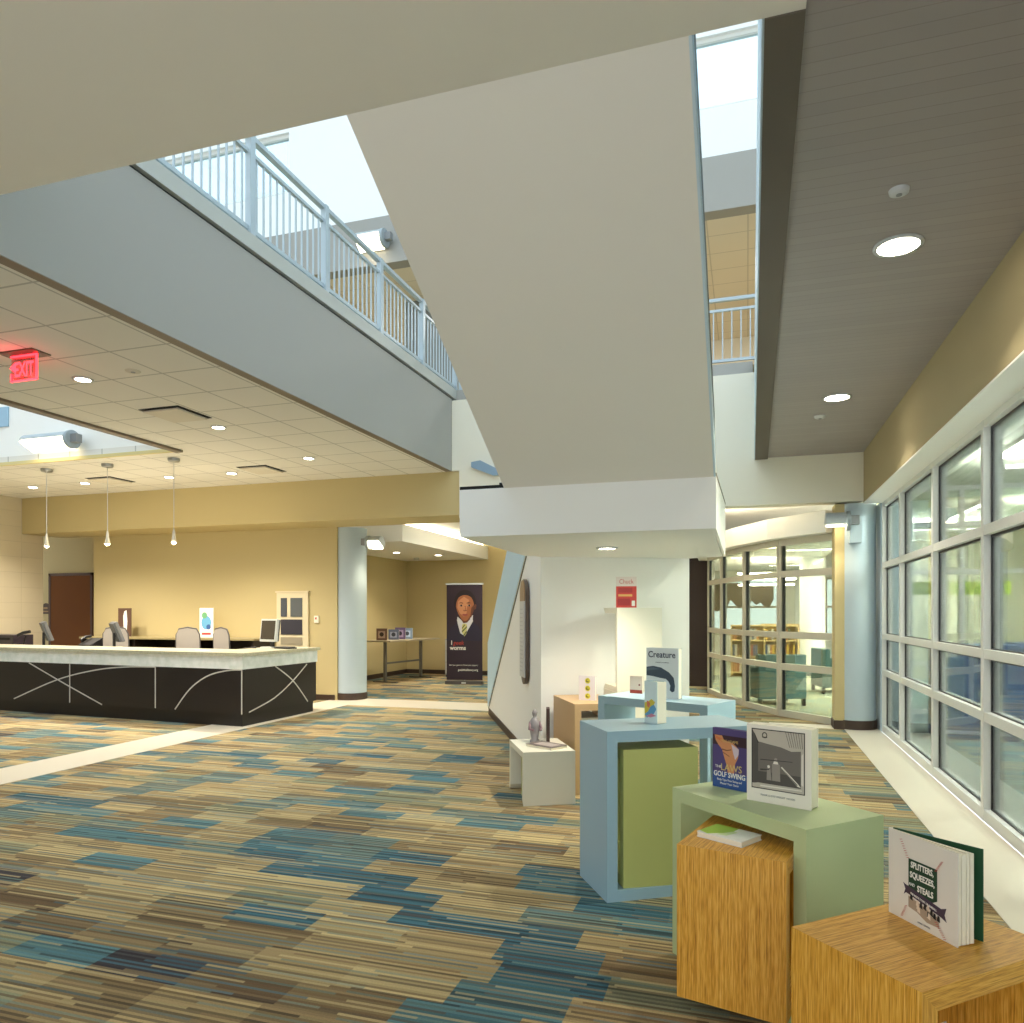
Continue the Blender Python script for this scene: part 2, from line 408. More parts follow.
struct(MB().box(-2.0, -1.665, 5.02, 5.06, 2.497, 2.52).build('trim_10', BLACKG))
# lower flight, closed in as a white block
A = Vector((-3.899, 11.035, 0)); Cc = Vector((-1.948, 7.06, 0)); dg = (Cc-A).normalized(); pr = Vector((-dg.y, dg.x, 0))
def diag(s, z, o=0): p = A+dg*s+pr*o; return (p.x, p.y, z)
struct(MB().extr([diag(0, 0), diag(4.428, 0), diag(4.428, 2.495), diag(4.05, 2.495), diag(0, .09)], pr*1.54).build('wall_understair', WHITE))
struct(MB().extr([diag(.0, 0, -.012), diag(4.428, 0, -.012), diag(4.428, .1, -.012), diag(.05, .1, -.012)], pr*.0119).build('baseboard_stair', BASEB))
g = thing('stair_guard', 'pale blue glass guard rising along the white stair wall', 'glass guard')
MB().extr([diag(0, .12, -.022), diag(4.0, 2.49, -.022), diag(4.0, 2.85, -.022), diag(2.93, 2.85, -.022), diag(0, 1.13, -.022)], pr*.010).build('glass_pane', GUARD, g)
MB().extr([diag(0, .09, -.010), diag(4.0, 2.465, -.010), diag(4.0, 2.478, -.010), diag(0, .103, -.010)], pr*.009).build('shoe_channel', mat('dark steel', (50, 56, 58), .4, .5), g)

# white wall with the openings above (back of the atrium)
struct(MB().box(-4.38, 1.5, 10.97, 11.25, 3.12, 3.872).box(-4.504, 1.5, 10.97, 11.25, 3.872, 5.0).build('wall_atrium_back', mat('off white wall paint', (228, 222, 204), .75)))

# ------------------------------------------------------------------ right side: plank ceiling, bulkhead, window wall
struct(MB().prism([(.2, -3), (1.5, -3), (1.5, 10.97), (.27, 10.97), (.195, 2.84)], ZR, 4.9).build('ceiling', GREYCEIL))
struct(MB().prism([(.06, 2.84), (.2, 2.84), (.275, 10.97), (.105, 10.97)], ZR-.02, ZR-.0005).build('trim_11', mat('brown grey trim', (98, 88, 76), .6)))
struct(MB().prism([(.052, 2.84), (.066, 2.84), (.108, 10.97), (.094, 10.97)], ZR-.015, 5.2).build('wall_opening_side', PALEBLUE))
struct(MB().box(1.5, 2.0, -3, 11.0, 3.1, 4.9).build('wall_right', CREAM))
struct(MB().box(1.502, 1.98, -3, 11.0, 3.085, 3.1).build('trim_12', WHITE))

MY = [11.0, 9.797, 8.17, 6.547, 4.93, 3.31, 1.7, .1, -1.5]
for i in range(len(MY)-1):
    y1, y0 = MY[i], MY[i+1]
    wn = sempty('window_%d' % (i+1), (1.73, 0, 0))
    m = MB(); hw = .034
    m.box(0, .13, y0, y0+hw, 0, 3.085); m.box(0, .13, y1-hw, y1, 0, 3.085)
    for z0, z1 in ((0, .09), (.765, .84), (1.25, 1.32), (2.2, 2.275), (3.03, 3.085)):
        m.box(.003, .127, y0+hw, y1-hw, z0, z1)
    m.build('window_frame', FRAMEM, wn)
    for z0, z1 in ((.09, .765), (.84, 1.25), (1.32, 2.2), (2.275, 3.03)):
        MB().box(.055, .063, y0+hw, y1-hw, z0, z1).build('window_pane', GLASS, wn)
        b = MB(); e = .018
        b.box(.05, .07, y0+hw, y0+hw+e, z0, z1); b.box(.05, .07, y1-hw-e, y1-hw, z0, z1); b.box(.05, .07, y0+hw, y1-hw, z0, z0+e*.6); b.box(.05, .07, y0+hw, y1-hw, z1-e, z1)
        b.build('window_gasket', BLACK, wn)

# room beyond the window wall
struct(MB().box(8.8, 9, -3, 26, 0, 4).build('wall_far_right', mat('far cream wall', (236, 224, 206), .8)))
struct(MB().box(2.0, 9, -3, 26, 3.6, 3.7).build('ceiling', tile_mat('slatted ceiling', (220, 222, 200), .14, 0, .03, .7, .5)))
def simple_window(name, a, b, zs, frame, fw=.07, glass=GLASSC, zt=None, dep=.1):
    """framed glazing bay between plan points a and b with horizontal rails zs (centres)"""
    a = Vector((a[0], a[1], 0)); b = Vector((b[0], b[1], 0)); L = (b-a).length; ang = math.atan2(b.y-a.y, b.x-a.x)
    o = sempty(name, a, ang); m = MB()
    m.box(0, fw/2, -dep/2, dep/2, zs[0], zs[-1]); m.box(L-fw/2, L, -dep/2, dep/2, zs[0], zs[-1])
    rails = []
    for i, z in enumerate(zs):
        z0 = z if i == 0 else z-fw/2; z1 = z+fw if i == 0 else z+fw/2
        if i == len(zs)-1: z0, z1 = z-fw, z
        m.box(fw/2, L-fw/2, -dep/2+.003, dep/2-.003, z0, z1); rails.append((z0, z1))
    m.build('window_frame', frame, o)
    for (p, q), (r, t) in zip(rails, rails[1:]):
        MB().box(fw/2, L-fw/2, -.004, .004, q, r).build('window_pane', glass, o)
        if frame is FRAMEW: MB().box(fw/2, fw/2+.022, -.02, .02, q, r).box(L-fw/2-.022, L-fw/2, -.02, .02, q, r).build('window_gasket', BLACK, o)
    return o
n = 9
for xa, xb in ((1.95, 3.2), (3.2, 4.45), (4.45, 5.7), (5.7, 6.95)):
    simple_window('window_%d' % n, (xa, 13.2), (xb, 13.2), (0, .8, 2.25, 3.0, 3.6), FRAMEM); n += 1
LIME = mat('lime green band', (176, 192, 70), .6)
sg = tag(MB().box(2.7, 4.7, 16.0, 16.06, 1.95, 2.2).build('hanging_sign_band', LIME), 'lime green band hanging behind the right window wall', 'sign band')
for k in range(3):
    MB().box(0, .02, 0, .02, 2.2, 3.6).build('hanger', STEEL, sg, loc=(2.9+k*.8, 16.02, 0))
struct(MB().box(2.6, 9, 20.0, 20.2, 0, 3.6).build('wall_far_back', MATS['far cream wall']))
for k in range(3):
    b = tag(MB().box(0, .9, 0, .5, 0, 1.2).build('storage_cabinet', mat('blue cabinet', (92, 116, 160), .6), loc=(2.3+k*1.1, 10.6+k*.7, 0)),
        ['leftmost blue cabinet beyond the right window wall', 'middle blue cabinet seen through the right window wall', 'farthest blue cabinet seen through the right window wall'][k], 'cabinet', 'blue cabinets beyond the window wall')
    MB().box(.03, .44, -.02, 0, .08, 1.16).build('door', mat('blue cabinet door', (104, 128, 170), .5), b)
    MB().box(.46, .87, -.02, 0, .08, 1.16).build('door', MATS['blue cabinet door'], b)

# ------------------------------------------------------------------ curved glazing of the children's room
CP = [(1.236, 11.42), (.5, 12.25), (-.02, 13.3), (-.43, 14.4), (-.72, 15.4), (-.76, 16.6)]
for i in range(5):
    simple_window('window_%d' % n, CP[i+1], CP[i], (0, .77, 1.26, 2.2, 2.74), FRAMEW, .09 if i else .1); n += 1
struct(MB().box(1.15, 1.3, 11.06, 11.4, 0, 3.1).build('wall_stub', YELLOW))
struct(MB().box(1.135, 1.15, 11.05, 11.4, 0, .12).box(1.135, 1.3, 11.045, 11.06, 0, .12).build('baseboard_stub', BASEB))
def offs(pts, d):
    out = []
    for i, p in enumerate(pts):
        a = Vector(pts[max(i-1, 0)]); b = Vector(pts[min(i+1, len(pts)-1)]); t = (b-a).normalized(); nn = Vector((t.y, -t.x))
        out.append((p[0]-nn.x*d, p[1]-nn.y*d))
    return out
def smoothpts(p, k=6):
    out = []
    for i in range(len(p)-1):
        p0, p1, p2, p3 = p[max(i-1,0)], p[i], p[i+1], p[min(i+2, len(p)-1)]
        for j in range(k):
            t = j/k
            out.append(tuple(.5*((2*p1[c])+(-p0[c]+p2[c])*t+(2*p0[c]-5*p1[c]+4*p2[c]-p3[c])*t*t+(-p0[c]+3*p1[c]-3*p2[c]+p3[c])*t**3) for c in (0,1)))
    return out+[p[-1]]
inner = offs(CP, -.06); outer = offs(CP, .10)
struct(MB().prism(CP + offs(CP, .25)[::-1], 2.74, 3.05).build('ceiling_curved_fascia', WHITE))
struct(MB().prism([(1.3, 11.25), (1.6, 11.5), (1.86, 11.5), (1.86, 26), (-1.2, 26), (-1.2, 16.6)] + CP[::-1], 3.02, 3.06).build('ceiling', WHITE))
struct(MB().box(-4.4, 2.0, 11.25, 18.0, 3.40, 3.5).build('ceiling', WHITE))
lamp('AREA', (-.2, 12.6, 3.12), 16, (1, .87, .66), .25, size_y=2.0, rot=(R(180), 0, R(30)))
# children's room walls
struct(MB().box(-1.5, 9, 25.8, 26, 0, .85).box(-1.5, 9, 25.8, 26, 2.75, 3.6).box(-1.5, -1.2, 25.8, 26, .85, 2.75).box(1.2, 2.4, 25.8, 26, .85, 2.75).build('wall_childrens_back', WHITE))
simple_window('window_%d' % n, (-1.2, 25.9), (1.2, 25.9), (.85, 1.8, 2.75), FRAMEW); n += 1
simple_window('window_%d' % n, (2.4, 25.9), (5.2, 25.9), (.85, 1.8, 2.75), FRAMEW); n += 1
simple_window('window_%d' % n, (5.2, 25.9), (8.9, 25.9), (.85, 1.8, 2.75), FRAMEW); n += 1
struct(MB().box(-1.4, -1.2, 18.1, 26, 0, 3.1).build('wall_childrens_left', WHITE))
cc = sempty('column', (1.60, 20.5, 0))
MB().cyl((0,0,0), .31, 3.02, 32).build('column_shaft', WHITE, cc); MB().cyl((0,0,0), .33, .14, 32).build('column_base', GREY, cc)
for x, y, p in ((.6, 14.6, 25), (1.2, 17.5, 30), (.2, 19.5, 35), (1.2, 23.0, 40)):
    lamp('AREA', (x, y, 2.99), p, (1, .93, .78), 1.2, size_y=.3)
for x, y, p in ((3.6, 6, 60), (3.6, 10.5, 70), (5.5, 15, 90), (6.8, 8, 60), (4, 18, 90)):
    lamp('AREA', (x, y, 3.4), p*2.0, (1, .97, .88), 1.6, size_y=.3); lamp('AREA', (x, y, 3.0), p*2.2, (1, .97, .88), 1.6, size_y=.3, rot=(R(180), 0, 0))
k = 0
for x, y, lab in ((6.0, 6.5, 'long lit ceiling strip nearest behind the right window wall'), (4.6, 11, 'long lit ceiling strip just before the inner framed partition'), (4.0, 16.2, 'long lit ceiling strip above the lime green band'), (3.0, 9.5, 'long lit ceiling strip just outside the right window wall')):
    o = tag(MB().box(-.06, .06, -1.6, 1.6, 0, .06).build('ceiling_strip_light', SILV, loc=(x, y, 3.545)), lab, 'strip light', 'strip lights beyond the window wall')
    MB().box(-.05, .05, -1.55, 1.55, -.012, 0).build('lens', LENS, o)

# ------------------------------------------------------------------ upper storey seen through the openings
struct(MB().box(-7.4, -4.75, -3, 11.25, 5.0, 5.2).box(-14, -7.4, 8.5, 11.25, 5.0, 5.2).box(-14, -7.4, -3, 2.9, 5.0, 5.2).build('floor_upper', CREAM))
struct(MB().box(.11, 9, -3, 11.25, 5.0, 5.2).build('floor_upper', CREAM))
struct(MB().box(-14, 9, 11.25, 17.2, 5.0, 5.2).build('floor_upper', CREAM))
struct(MB().box(-4.48, .075, 11.1, 11.25, 5.0, 5.2).build('trim_14', BULK))
struct(MB().box(-14, 9, 16.9, 17.1, 5.2, 7.7).build('wall_upper_back', mat('upper cream wall', (232, 224, 206), .8)))
struct(MB().box(-14, 9, 11.7, 17.1, 7.62, 7.72).build('ceiling', CEIL_UP))
struct(MB().box(-14, 9, 11.45, 11.7, 7.62, 8.44).build('wall_upper_beam', BULK))
UW = mat('upper white wall', (238, 240, 240), .7)
m = MB(); m.box(-14, 9, 11.5, 11.7, 8.44, 9.2); m.box(-14, 9, 11.5, 11.7, 10.3, 11.2); m.box(-7.9, -6.05, 11.5, 11.7, 9.2, 10.3); m.box(-14, -13, 11.5, 11.7, 9.2, 10.3); m.box(3, 9, 11.5, 11.7, 9.2, 10.3)
struct(m.build('wall_clerestory', UW))
simple_window('window_%d' % n, (-13, 11.6), (-7.9, 11.6), (9.2, 10.3), FRAMEM, .06, glass_mat('pale cyan clerestory glass', (216, 230, 236), .3)); n += 1
simple_window('window_%d' % n, (-6.05, 11.6), (3, 11.6), (9.2, 10.3), FRAMEM, .06, bpy.data.materials['pale cyan clerestory glass']); n += 1
struct(MB().box(-14.2, -14, -3, 17.1, 5.2, 11.2).build('wall_upper_left', UW))
struct(MB().box(8.8, 9, -3, 17.1, 5.2, 11.2).build('wall_upper_right', UW))
sk = sempty('window_skylight', (0, 0, 11.2))
m = MB()
for i in range(9): m.box(-14+i*2.87, -13.92+i*2.87, -3, 11.6, 0, .15)
for i in range(6): m.box(-14, 9, -3+i*2.9, -2.92+i*2.9, .01, .14)
m.build('window_frame', FRAMEM, sk)
MB().box(-14, 9, -3, 11.6, .06, .07).build('window_pane', GLASSR, sk)
struct(MB().box(-6.3, -4.9, 13.0, 13.2, 5.2, 7.62).build('wall_upper_dark', mat('dark opening grey', (120, 124, 120), .7)))  # grey slab standing in for the dark opening upstairs
for x, y in ((-8, 14), (-3, 14), (-.5, 13.5), (3, 14)): lamp('AREA', (x, y, 7.58), 25, (1, .97, .92), .5)

# ------------------------------------------------------------------ railings
def railing(name, label, loc, rotz, length, posts, npick):
    t = thing(name, label, 'railing', loc, rotz)
    MB().box(0, length, -.03, .03, .94, .985).build('top_rail', RAILM, t)
    MB().box(0, length, -.02, .02, .79, .825).build('middle_rail', RAILM, t)
    MB().box(0, length, -.02, .02, .055, .095).build('bottom_rail', RAILM, t)
    for p in posts: MB().box(p-.035, p+.035, -.045, .02, -.02, .985).build('post', RAILM, t)
    pm = MB().box(-.008, .008, -.008, .008, .09, .80).build('picket', RAILM, t)
    xs = []
    for a, b in zip(posts, posts[1:]):
        for i in range(npick): xs.append(a+(b-a)*(i+1)/(npick+1))
    for i, x in enumerate(xs):
        q = pm if i == 0 else pm.copy()
        if i: COL.objects.link(q)
        q.location = (x, 0, 0)
    return t
# runs along +Y from y=2.05; local x -> world Y
railing('balcony_railing', 'blue grey balcony railing with thin pickets above the grey bulkhead', (-4.545, 2.05, 5.2), R(90), 9.2, [0, 1.31, 2.62, 3.925, 5.235, 6.545, 7.85, 9.16], 11)
railing('balcony_railing', 'blue grey railing across the far end of the upper opening', (-4.45, 11.19, 5.2), 0, 4.65, [0.03, 1.55, 3.08, 4.62], 11)

# ------------------------------------------------------------------ display furniture
def ring(label, W, H, D, t, material, loc, rotz, group=None, cat='display stand', name='display_stand', zb=0.0, skip=()):
    """square tube stand: mitred top, bottom and two side panels; open along local y"""
    o = thing(name, label, cat, (loc[0], loc[1], zb), rotz, group)
    def part(nm, q, grain):
        m = MB(); m.extr([(x, 0, z) for x, z in q], (0, D, 0)); p = m.build(nm, material, o)
        if material is WOOD:
            me = p.data; at = me.attributes.new('grain', 'FLOAT_VECTOR', 'POINT')
            # per-face grain needs per-corner data: use corner domain
            me.attributes.remove(at); at = me.attributes.new('grain', 'FLOAT_VECTOR', 'CORNER')
            for pl in me.polygons:
                nrm = pl.normal
                for li in pl.loop_indices:
                    c = me.vertices[me.loops[li].vertex_index].co
                    if abs(nrm.y) > .7: g = (c.x, c.z, 0) if grain == 'z' else (c.z, c.x, 0)
                    elif abs(nrm.z) > .7: g = (c.y, c.x, 3.)
                    else: g = (c.y, c.z, 7.)
                    at.data[li].vector = g
        return p
    e = .0003
    if 'top' not in skip: part('top_panel', [(0+e, H), (t+e, H-t), (W-t-e, H-t), (W-e, H)], 'x')
    if 'bottom' not in skip: part('bottom_panel', [(0+e, 0), (W-e, 0), (W-t-e, t), (t+e, t)], 'x')
    if 'far' not in skip: part('side_panel', [(0, 0), (t, t), (t, H-t), (0, H)], 'z')
    part('side_panel', [(W, 0), (W, H), (W-t, H-t), (W-t, t)], 'z')
    return o
LBLUE = mat('sky blue laminate', (156, 186, 202), .38, bump=.05)
LGREEN = mat('sage green laminate', (186, 200, 150), .38, bump=.05)
LOLIVE = mat('olive green laminate', (188, 190, 116), .4, bump=.05)
LWHITE = mat('white laminate', (226, 222, 204), .45)

def P2(o, th, a, b): return (o[0]+a*math.cos(th)-b*math.sin(th), o[1]+a*math.sin(th)+b*math.cos(th))
# big wood cube front right: opening face F->R (theta 43.8), solid face F->L
fF = (.433, 2.155)
ring('bamboo striped cube stand cut by the bottom right corner, baseball book on top', .61, .612, .445, .062, WOOD, fF, R(42.5))
ring('sage green square frame stand holding two upright books', .775, .78, .445, .06, LGREEN, (-.336, 3.545), R(-45))
# bamboo cube nested in the green frame, solid side to the viewer
Rn = (.138, 2.925)
ring('bamboo striped cube stand nested inside the sage green frame', .5, .61, .42, .062, WOOD, Rn, R(76), zb=.062)
ring('tall sky blue square frame stand holding one slim book, around an olive cube', .945, .945, .445, .062, LBLUE, (-.737, 4.04), R(32))
Lo = (-.657, 4.11); Ro = (Lo[0]+.445*math.cos(R(29)), Lo[1]+.445*math.sin(R(29)))
ring('olive green cube stand nested inside the sky blue frame', .70, .772, .445, .062, LOLIVE, Ro, R(119), zb=.0645)
ring('sky blue frame stand behind, carrying the big white Creature book', .945, .945, .445, .062, LBLUE, (-1.129, 5.793), R(-24.4))
ring('small low white cube stand with figurine near the stair wall', .64, .445, .445, .05, LWHITE, (-2.067, 6.415), R(-62), skip=('bottom',))
tag(MB().box(.25, .585, .06, .40, 0, .36).build('display_block', LOLIVE, loc=(-2.067, 6.415, 0), rotz=R(-62)), 'small olive block under the low white cube stand', 'display block')
ring('plain bamboo stand beside the white wall with a dotted book', .45, .80, .74, .06, mat('plain bamboo veneer', (192, 158, 116), .42), (-1.44, 6.33), R(29))
tag(MB().box(.08, .3, .12, .6, .062, .66).build('display_block', LWHITE, loc=(-1.44, 6.33, 0), rotz=R(29)), 'white block standing inside the plain bamboo stand', 'display block')
PF = (-1.155, 6.85)
PL = P2(PF, R(-62), -.42, 0)
ring('tall white stand against the white wall topped by the red book', .42, .79, .44, .05, LWHITE, PL, R(-62), zb=.86, skip=('far',))
ring('white base stand under the tall white stand by the wall', .42, .858, .44, .05, LWHITE, PL, R(-62))

# ------------------------------------------------------------------ books
INKW = mat('white ink', (240, 238, 228), .6); INKB = mat('black ink', (26, 26, 28), .6); INKG = mat('dark green ink', (24, 62, 38), .6)
INKR = mat('red ink', (186, 62, 58), .6); INKP = mat('dark plum ink', (66, 52, 70), .6)
def book(label, loc, rotz, W, H, t0, t1, cover, back=None, open_back=0., group=None, board=.003, name='book', fan=False):
    """upright book; local x along the front cover from spine (0) to fore edge (W), front faces -y; wedge of pages t0..t1"""
    o = thing(name, label, 'book', loc, rotz, group)
    MB().box(0, W, 0, board, 0, H).build('front_cover', cover, o)
    for f0, f1 in (((0, 1),) if not fan else ((0, .2), (.27, .5), (.56, .72), (.8, 1))):
        hh = H-.003-(.004 if f0 in (.27, .8) else 0)
        MB().prism([(.004, board+.0003+t0*f0), (W-.004-.006*f0, board+.0003+t1*f0), (W-.004-.006*f0, board+t1*f1), (.004, board+t0*f1)], .003, hh).build('page_block', PAGES, o)
    a = math.atan2(t1-t0, W) + open_back
    c, s_ = math.cos(a), math.sin(a); y0 = board+t0+.0006
    MB().prism([(0, y0), (W*c, y0+W*s_), (W*c-board*s_, y0+W*s_+board*c), (-board*s_, y0+board*c)], 0, H).build('back_cover', back or cover, o)
    MB().box(-.002, 0, 0, y0+board, 0, H).build('spine', cover, o)
    return o
def art(o, items, mats, name='cover_art', eps=.0008):
    """flat printed shapes on the front cover: items = (material index, [(x,z)..])"""
    m = MB()
    for i, (k, pts) in enumerate(items):
        m.cur = k; d = -eps-.00012*i
        m.add([(x, d, z) for x, z in pts], [tuple(range(len(pts)))[::1]])
    return m.build(name, mats, o)
def circ(cx, cz, r, n=14, sy=1.0, a0=0, a1=360): return [(cx+r*math.cos(R(a0+(a1-a0)*i/n)), cz+sy*r*math.sin(R(a0+(a1-a0)*i/n))) for i in range(n if a1-a0 == 360 else n+1)]
def rect(x0, x1, z0, z1): return [(x0, z0), (x1, z0), (x1, z1), (x0, z1)]

# baseball book on the front cube
ZT = .6125
b = book('white baseball book with green title shield, standing fanned open on the front cube', (.447, 2.706, ZT), R(-58.5), .275, .278, .012, .064, mat('cream cover', (226, 220, 208), .5), mat('dark green cover', (24, 74, 44), .5), R(9), fan=True)
W_, H_ = .282, .262
it = [(0, [(.085, .205), (.20, .205), (.20, .108), (.165, .088), (.12, .088), (.085, .115)]),
      (1, [(.07, .118), (.215, .092), (.235, .10), (.228, .078), (.236, .058), (.215, .066), (.075, .092), (.065, .083), (.072, .102), (.062, .122)]),
      (2, [(.085, .085), (.205, .06), (.208, .03), (.16, .028), (.12, .045), (.085, .05)])]
rr = random.Random(3)
for k in range(14):
    x = .09+rr.random()*.11; z = .037+rr.random()*.03 + (.2-x)*.15
    it.append((3 if k % 2 else 4, [(x, z), (x+.012, z-.004), (x+.011, z+.014), (x+.003, z+.017)]))
for (x0, z0, x1, z1) in ((.055, .255, .085, .205), (.198, .2, .222, .235), (.062, .012, .08, .05), (.2, .045, .235, .008)):
    for k in range(9):
        f = k/8; x = x0+(x1-x0)*f; z = z0+(z1-z0)*f
        it.append((5, [(x-.005, z-.001), (x+.005, z+.002), (x+.005, z+.0035), (x-.005, z+.0005)]))
art(b, it, [INKG, INKP, mat('photo tan', (168, 146, 124), .6), INKB, mat('photo cream', (224, 204, 180), .6), INKR])
text('SPLITTERS,', .027, INKW, b, (.1425, -.0028, .180), sx=.72, bold=.0006)
text('SQUEEZES,', .027, INKW, b, (.1425, -.0028, .148), sx=.76, bold=.0006)
text('AND', .014, INKW, b, (.101, -.0028, .121), sx=.8)
text('STEALS', .027, INKW, b, (.155, -.0028, .112), sx=.74, bold=.0006)
text('THE INSIDE STORY OF BASEBALL', .009, INKW, b, (.147, -.0028, .086), rot=(R(90), R(9), 0), sx=.8)
text('DEREK GENTILE', .007, GREY, b, (.15, -.0028, .014))

# black and white photo book on green
b = book('thick white photo book with framed black and white cover on the green stand', (0.0, 3.405, .7805), R(-24.5), .278, .335, .062, .072, mat('ivory cover', (236, 230, 214), .5))
it = [(0, rect(.02, .252, .052, .285)), (1, rect(.024, .248, .056, .281)), (2, [(.05, .235), (.10, .228), (.15, .222), (.195, .21), (.235, .215), (.235, .085), (.05, .075)]),
      (3, [(.024, .281), (.05, .235), (.05, .075), (.024, .07)]), (0, [(.03, .27), (.035, .265), (.053, .23), (.048, .228)]), (3, rect(.05, .235, .075, .12)),
      (4, [(.15, .145), (.155, .148), (.225, .09), (.235, .078), (.22, .082)]), (0, [(.155, .142), (.158, .14), (.222, .087), (.218, .085)]),
      (5, circ(.128, .172, .007)), (4, [(.12, .165), (.136, .165), (.14, .155), (.128, .148), (.116, .155)]), (5, [(.112, .155), (.146, .155), (.148, .09), (.112, .09)]),
      (4, circ(.097, .142, .006)), (5, [(.09, .134), (.105, .134), (.11, .09), (.088, .09)]), (0, [(.06, .165), (.20, .17), (.2, .172), (.06, .168)]), (0, [(.06, .125), (.10, .13), (.10, .133), (.06, .13)]),
      (4, [(.238, .20), (.246, .21), (.246, .085), (.237, .09)]), (1, rect(.024, .248, .056, .072)), (4, [(.06, .062), (.24, .066), (.24, .07), (.06, .068)])]
for k in range(7): it.append((3, [(.17+k*.011, .281), (.172+k*.011, .281), (.19+k*.009, .225), (.188+k*.009, .225)]))
it += [(0, circ(.08, .262, .012, 10)), (1, circ(.08, .262, .008, 10)), (0, [(.068, .256), (.092, .256), (.09, .252), (.07, .252)])]
art(b, it, [mat('photo black', (48, 44, 42), .5), mat('photo light grey', (190, 182, 166), .5), mat('photo mid grey', (112, 106, 98), .5), mat('photo dark grey', (80, 76, 70), .5), mat('photo white', (226, 220, 206), .5), mat('photo pale grey', (148, 140, 130), .5)])
b['photo'] = 1; [setattr(c, 'scale', (1, 1, 1.115)) for c in children(b) if c.name.startswith('cover_art')]; del b['photo']
text('FRANK LLOYD WRIGHT  HOUSES', .011, GREY, b, (.137, -.004, .03), sx=.9)
# golf book
b = book('purple and blue golf swing book leaning behind the white photo book', (-.155, 3.63, .7805), R(-32), .18, .278, .014, .02, mat('purple cover', (82, 70, 120), .4))
it = [(0, rect(0, .18, 0, .075)), (1, rect(0, .18, .2, .247)), (2, [(.01, .245), (.05, .245), (.06, .225), (.11, .215), (.14, .19), (.135, .15), (.12, .12), (.115, .075), (.08, .075), (.075, .11), (.06, .15), (.05, .18), (.03, .2), (.015, .22)]),
      (3, [(.1, .21), (.14, .19), (.138, .165), (.12, .14), (.11, .17)]), (4, [(.05, .178), (.075, .175), (.1, .182), (.1, .186), (.075, .18), (.05, .184)]), (4, [(.055, .165), (.09, .15), (.09, .153), (.056, .169)]), (5, [(.015, .23), (.05, .215), (.07, .222), (.05, .23), (.02, .24)])]
art(b, it, [mat('royal blue ink', (52, 86, 150), .4), mat('dark maroon ink', (58, 38, 48), .4), mat('skin tan ink', (206, 142, 98), .4), mat('pale lilac ink', (206, 190, 200), .4), mat('brown ink', (120, 70, 48), .4), mat('orange ink', (206, 120, 70), .4)])
text('MIKE ADAMS', .018, mat('gold ink', (200, 172, 110), .5), b, (.09, -.0025, .215), sx=.9)
text('LAWS', .045, mat('yellow ink', (210, 190, 120), .5), b, (.10, -.0025, .083), sx=.95)
text('THE', .018, INKW, b, (.03, -.0025, .092))
text('GOLF SWING', .034, INKW, b, (.09, -.0025, .053), sx=.82, bold=.0006)
text('Body-Type Your Swing and', .014, INKW, b, (.09, -.0025, .034), sx=.85); text('Master Your Game', .014, INKW, b, (.09, -.0025, .017), sx=.9)
# flat book on nested cube
o = thing('book', 'flat white and lime green book lying on the nested bamboo cube', 'book', (-.20, 3.155, .6725), R(-30))
MB().box(.002, .205, .002, .15, .003, .02).build('page_block', PAGES, o)
MB().box(0, .208, 0, .153, .0202, .023).build('front_cover', mat('white cover', (232, 232, 224), .4), o)
MB().box(0, .208, 0, .153, 0, .0028).build('back_cover', MATS['white cover'], o)
m = MB(); m.poly([(0.001, .02, .0234), (.05, .0, .0234), (.09, .05, .0234), (.11, .1, .0234), (.105, .152, .0234), (.001, .152, .0234)]); m.build('cover_art', mat('lime ink', (164, 200, 70), .5), o)
m = MB(); m.poly([(.08, .02, .0232), (.12, .03, .0232), (.13, .1, .0232), (.09, .11, .0232)]); m.build('cover_art', mat('pale lime ink', (206, 222, 168), .5), o)
# Creature book on second blue frame
b = book('large white Creature book with a dark animal silhouette', (-.75, 5.815, .9455), R(-24.4), .28, .385, .03, .05, mat('cool white cover', (220, 228, 230), .5))
art(b, [(0, [(0.0, .235), (.06, .245), (.13, .235), (.20, .2), (.24, .16), (.25, .10), (.245, .06), (.225, .05), (.205, .065), (.21, .10), (.195, .13), (.17, .15), (.12, .155), (.06, .165), (0, .17)]),
        (1, [(.0, .225), (.06, .232), (.12, .222), (.06, .215), (0, .205)])], [mat('slate ink', (62, 76, 92), .5), mat('lighter slate ink', (88, 102, 116), .5)])
text('Creature', .068, mat('navy ink', (48, 60, 84), .5), b, (.135, -.002, .312), sx=.95, bold=.001)
text('ANDREW ZUCKERMAN', .011, MATS['navy ink'], b, (.14, -.002, .27))
# small pale and red book beside it
b = book('small pale book with red bottom band standing left of the Creature book', (-.915, 6.055, .9455), R(-20), .11, .14, .012, .016, mat('pale pink cover', (228, 206, 186), .5))
art(b, [(0, rect(0, .11, 0, .028)), (1, circ(.085, .07, .008))], [mat('brick red ink', (176, 70, 52), .5), mat('dark red dot ink', (130, 50, 46), .5)])
# slim blue-white book on blue frame
b = book('slim white book with yellow and blue swirl cover on the sky blue frame', (-.585, 4.452, .9455), R(-40), .105, .25, .012, .075, mat('pale blue cover', (206, 224, 224), .5), mat('teal back cover', (120, 176, 184), .5))
art(b, [(0, [(0, .12), (.03, .13), (.06, .145), (.09, .13), (.07, .1), (.05, .08), (.03, .05), (0, .03)]), (1, [(.0, .05), (.03, .07), (.05, .1), (.08, .115), (.1, .09), (.08, .06), (.05, .05), (.02, .03)]),
        (2, [(.02, .135), (.05, .12), (.04, .09), (.02, .1)]), (3, [(.01, .04), (.06, .06), (.1, .05), (.05, .035)])], [mat('mustard ink', (204, 186, 62), .5), mat('sea blue ink', (92, 152, 190), .5), mat('coral ink', (206, 110, 84), .5), mat('pink ink', (200, 130, 150), .5)])
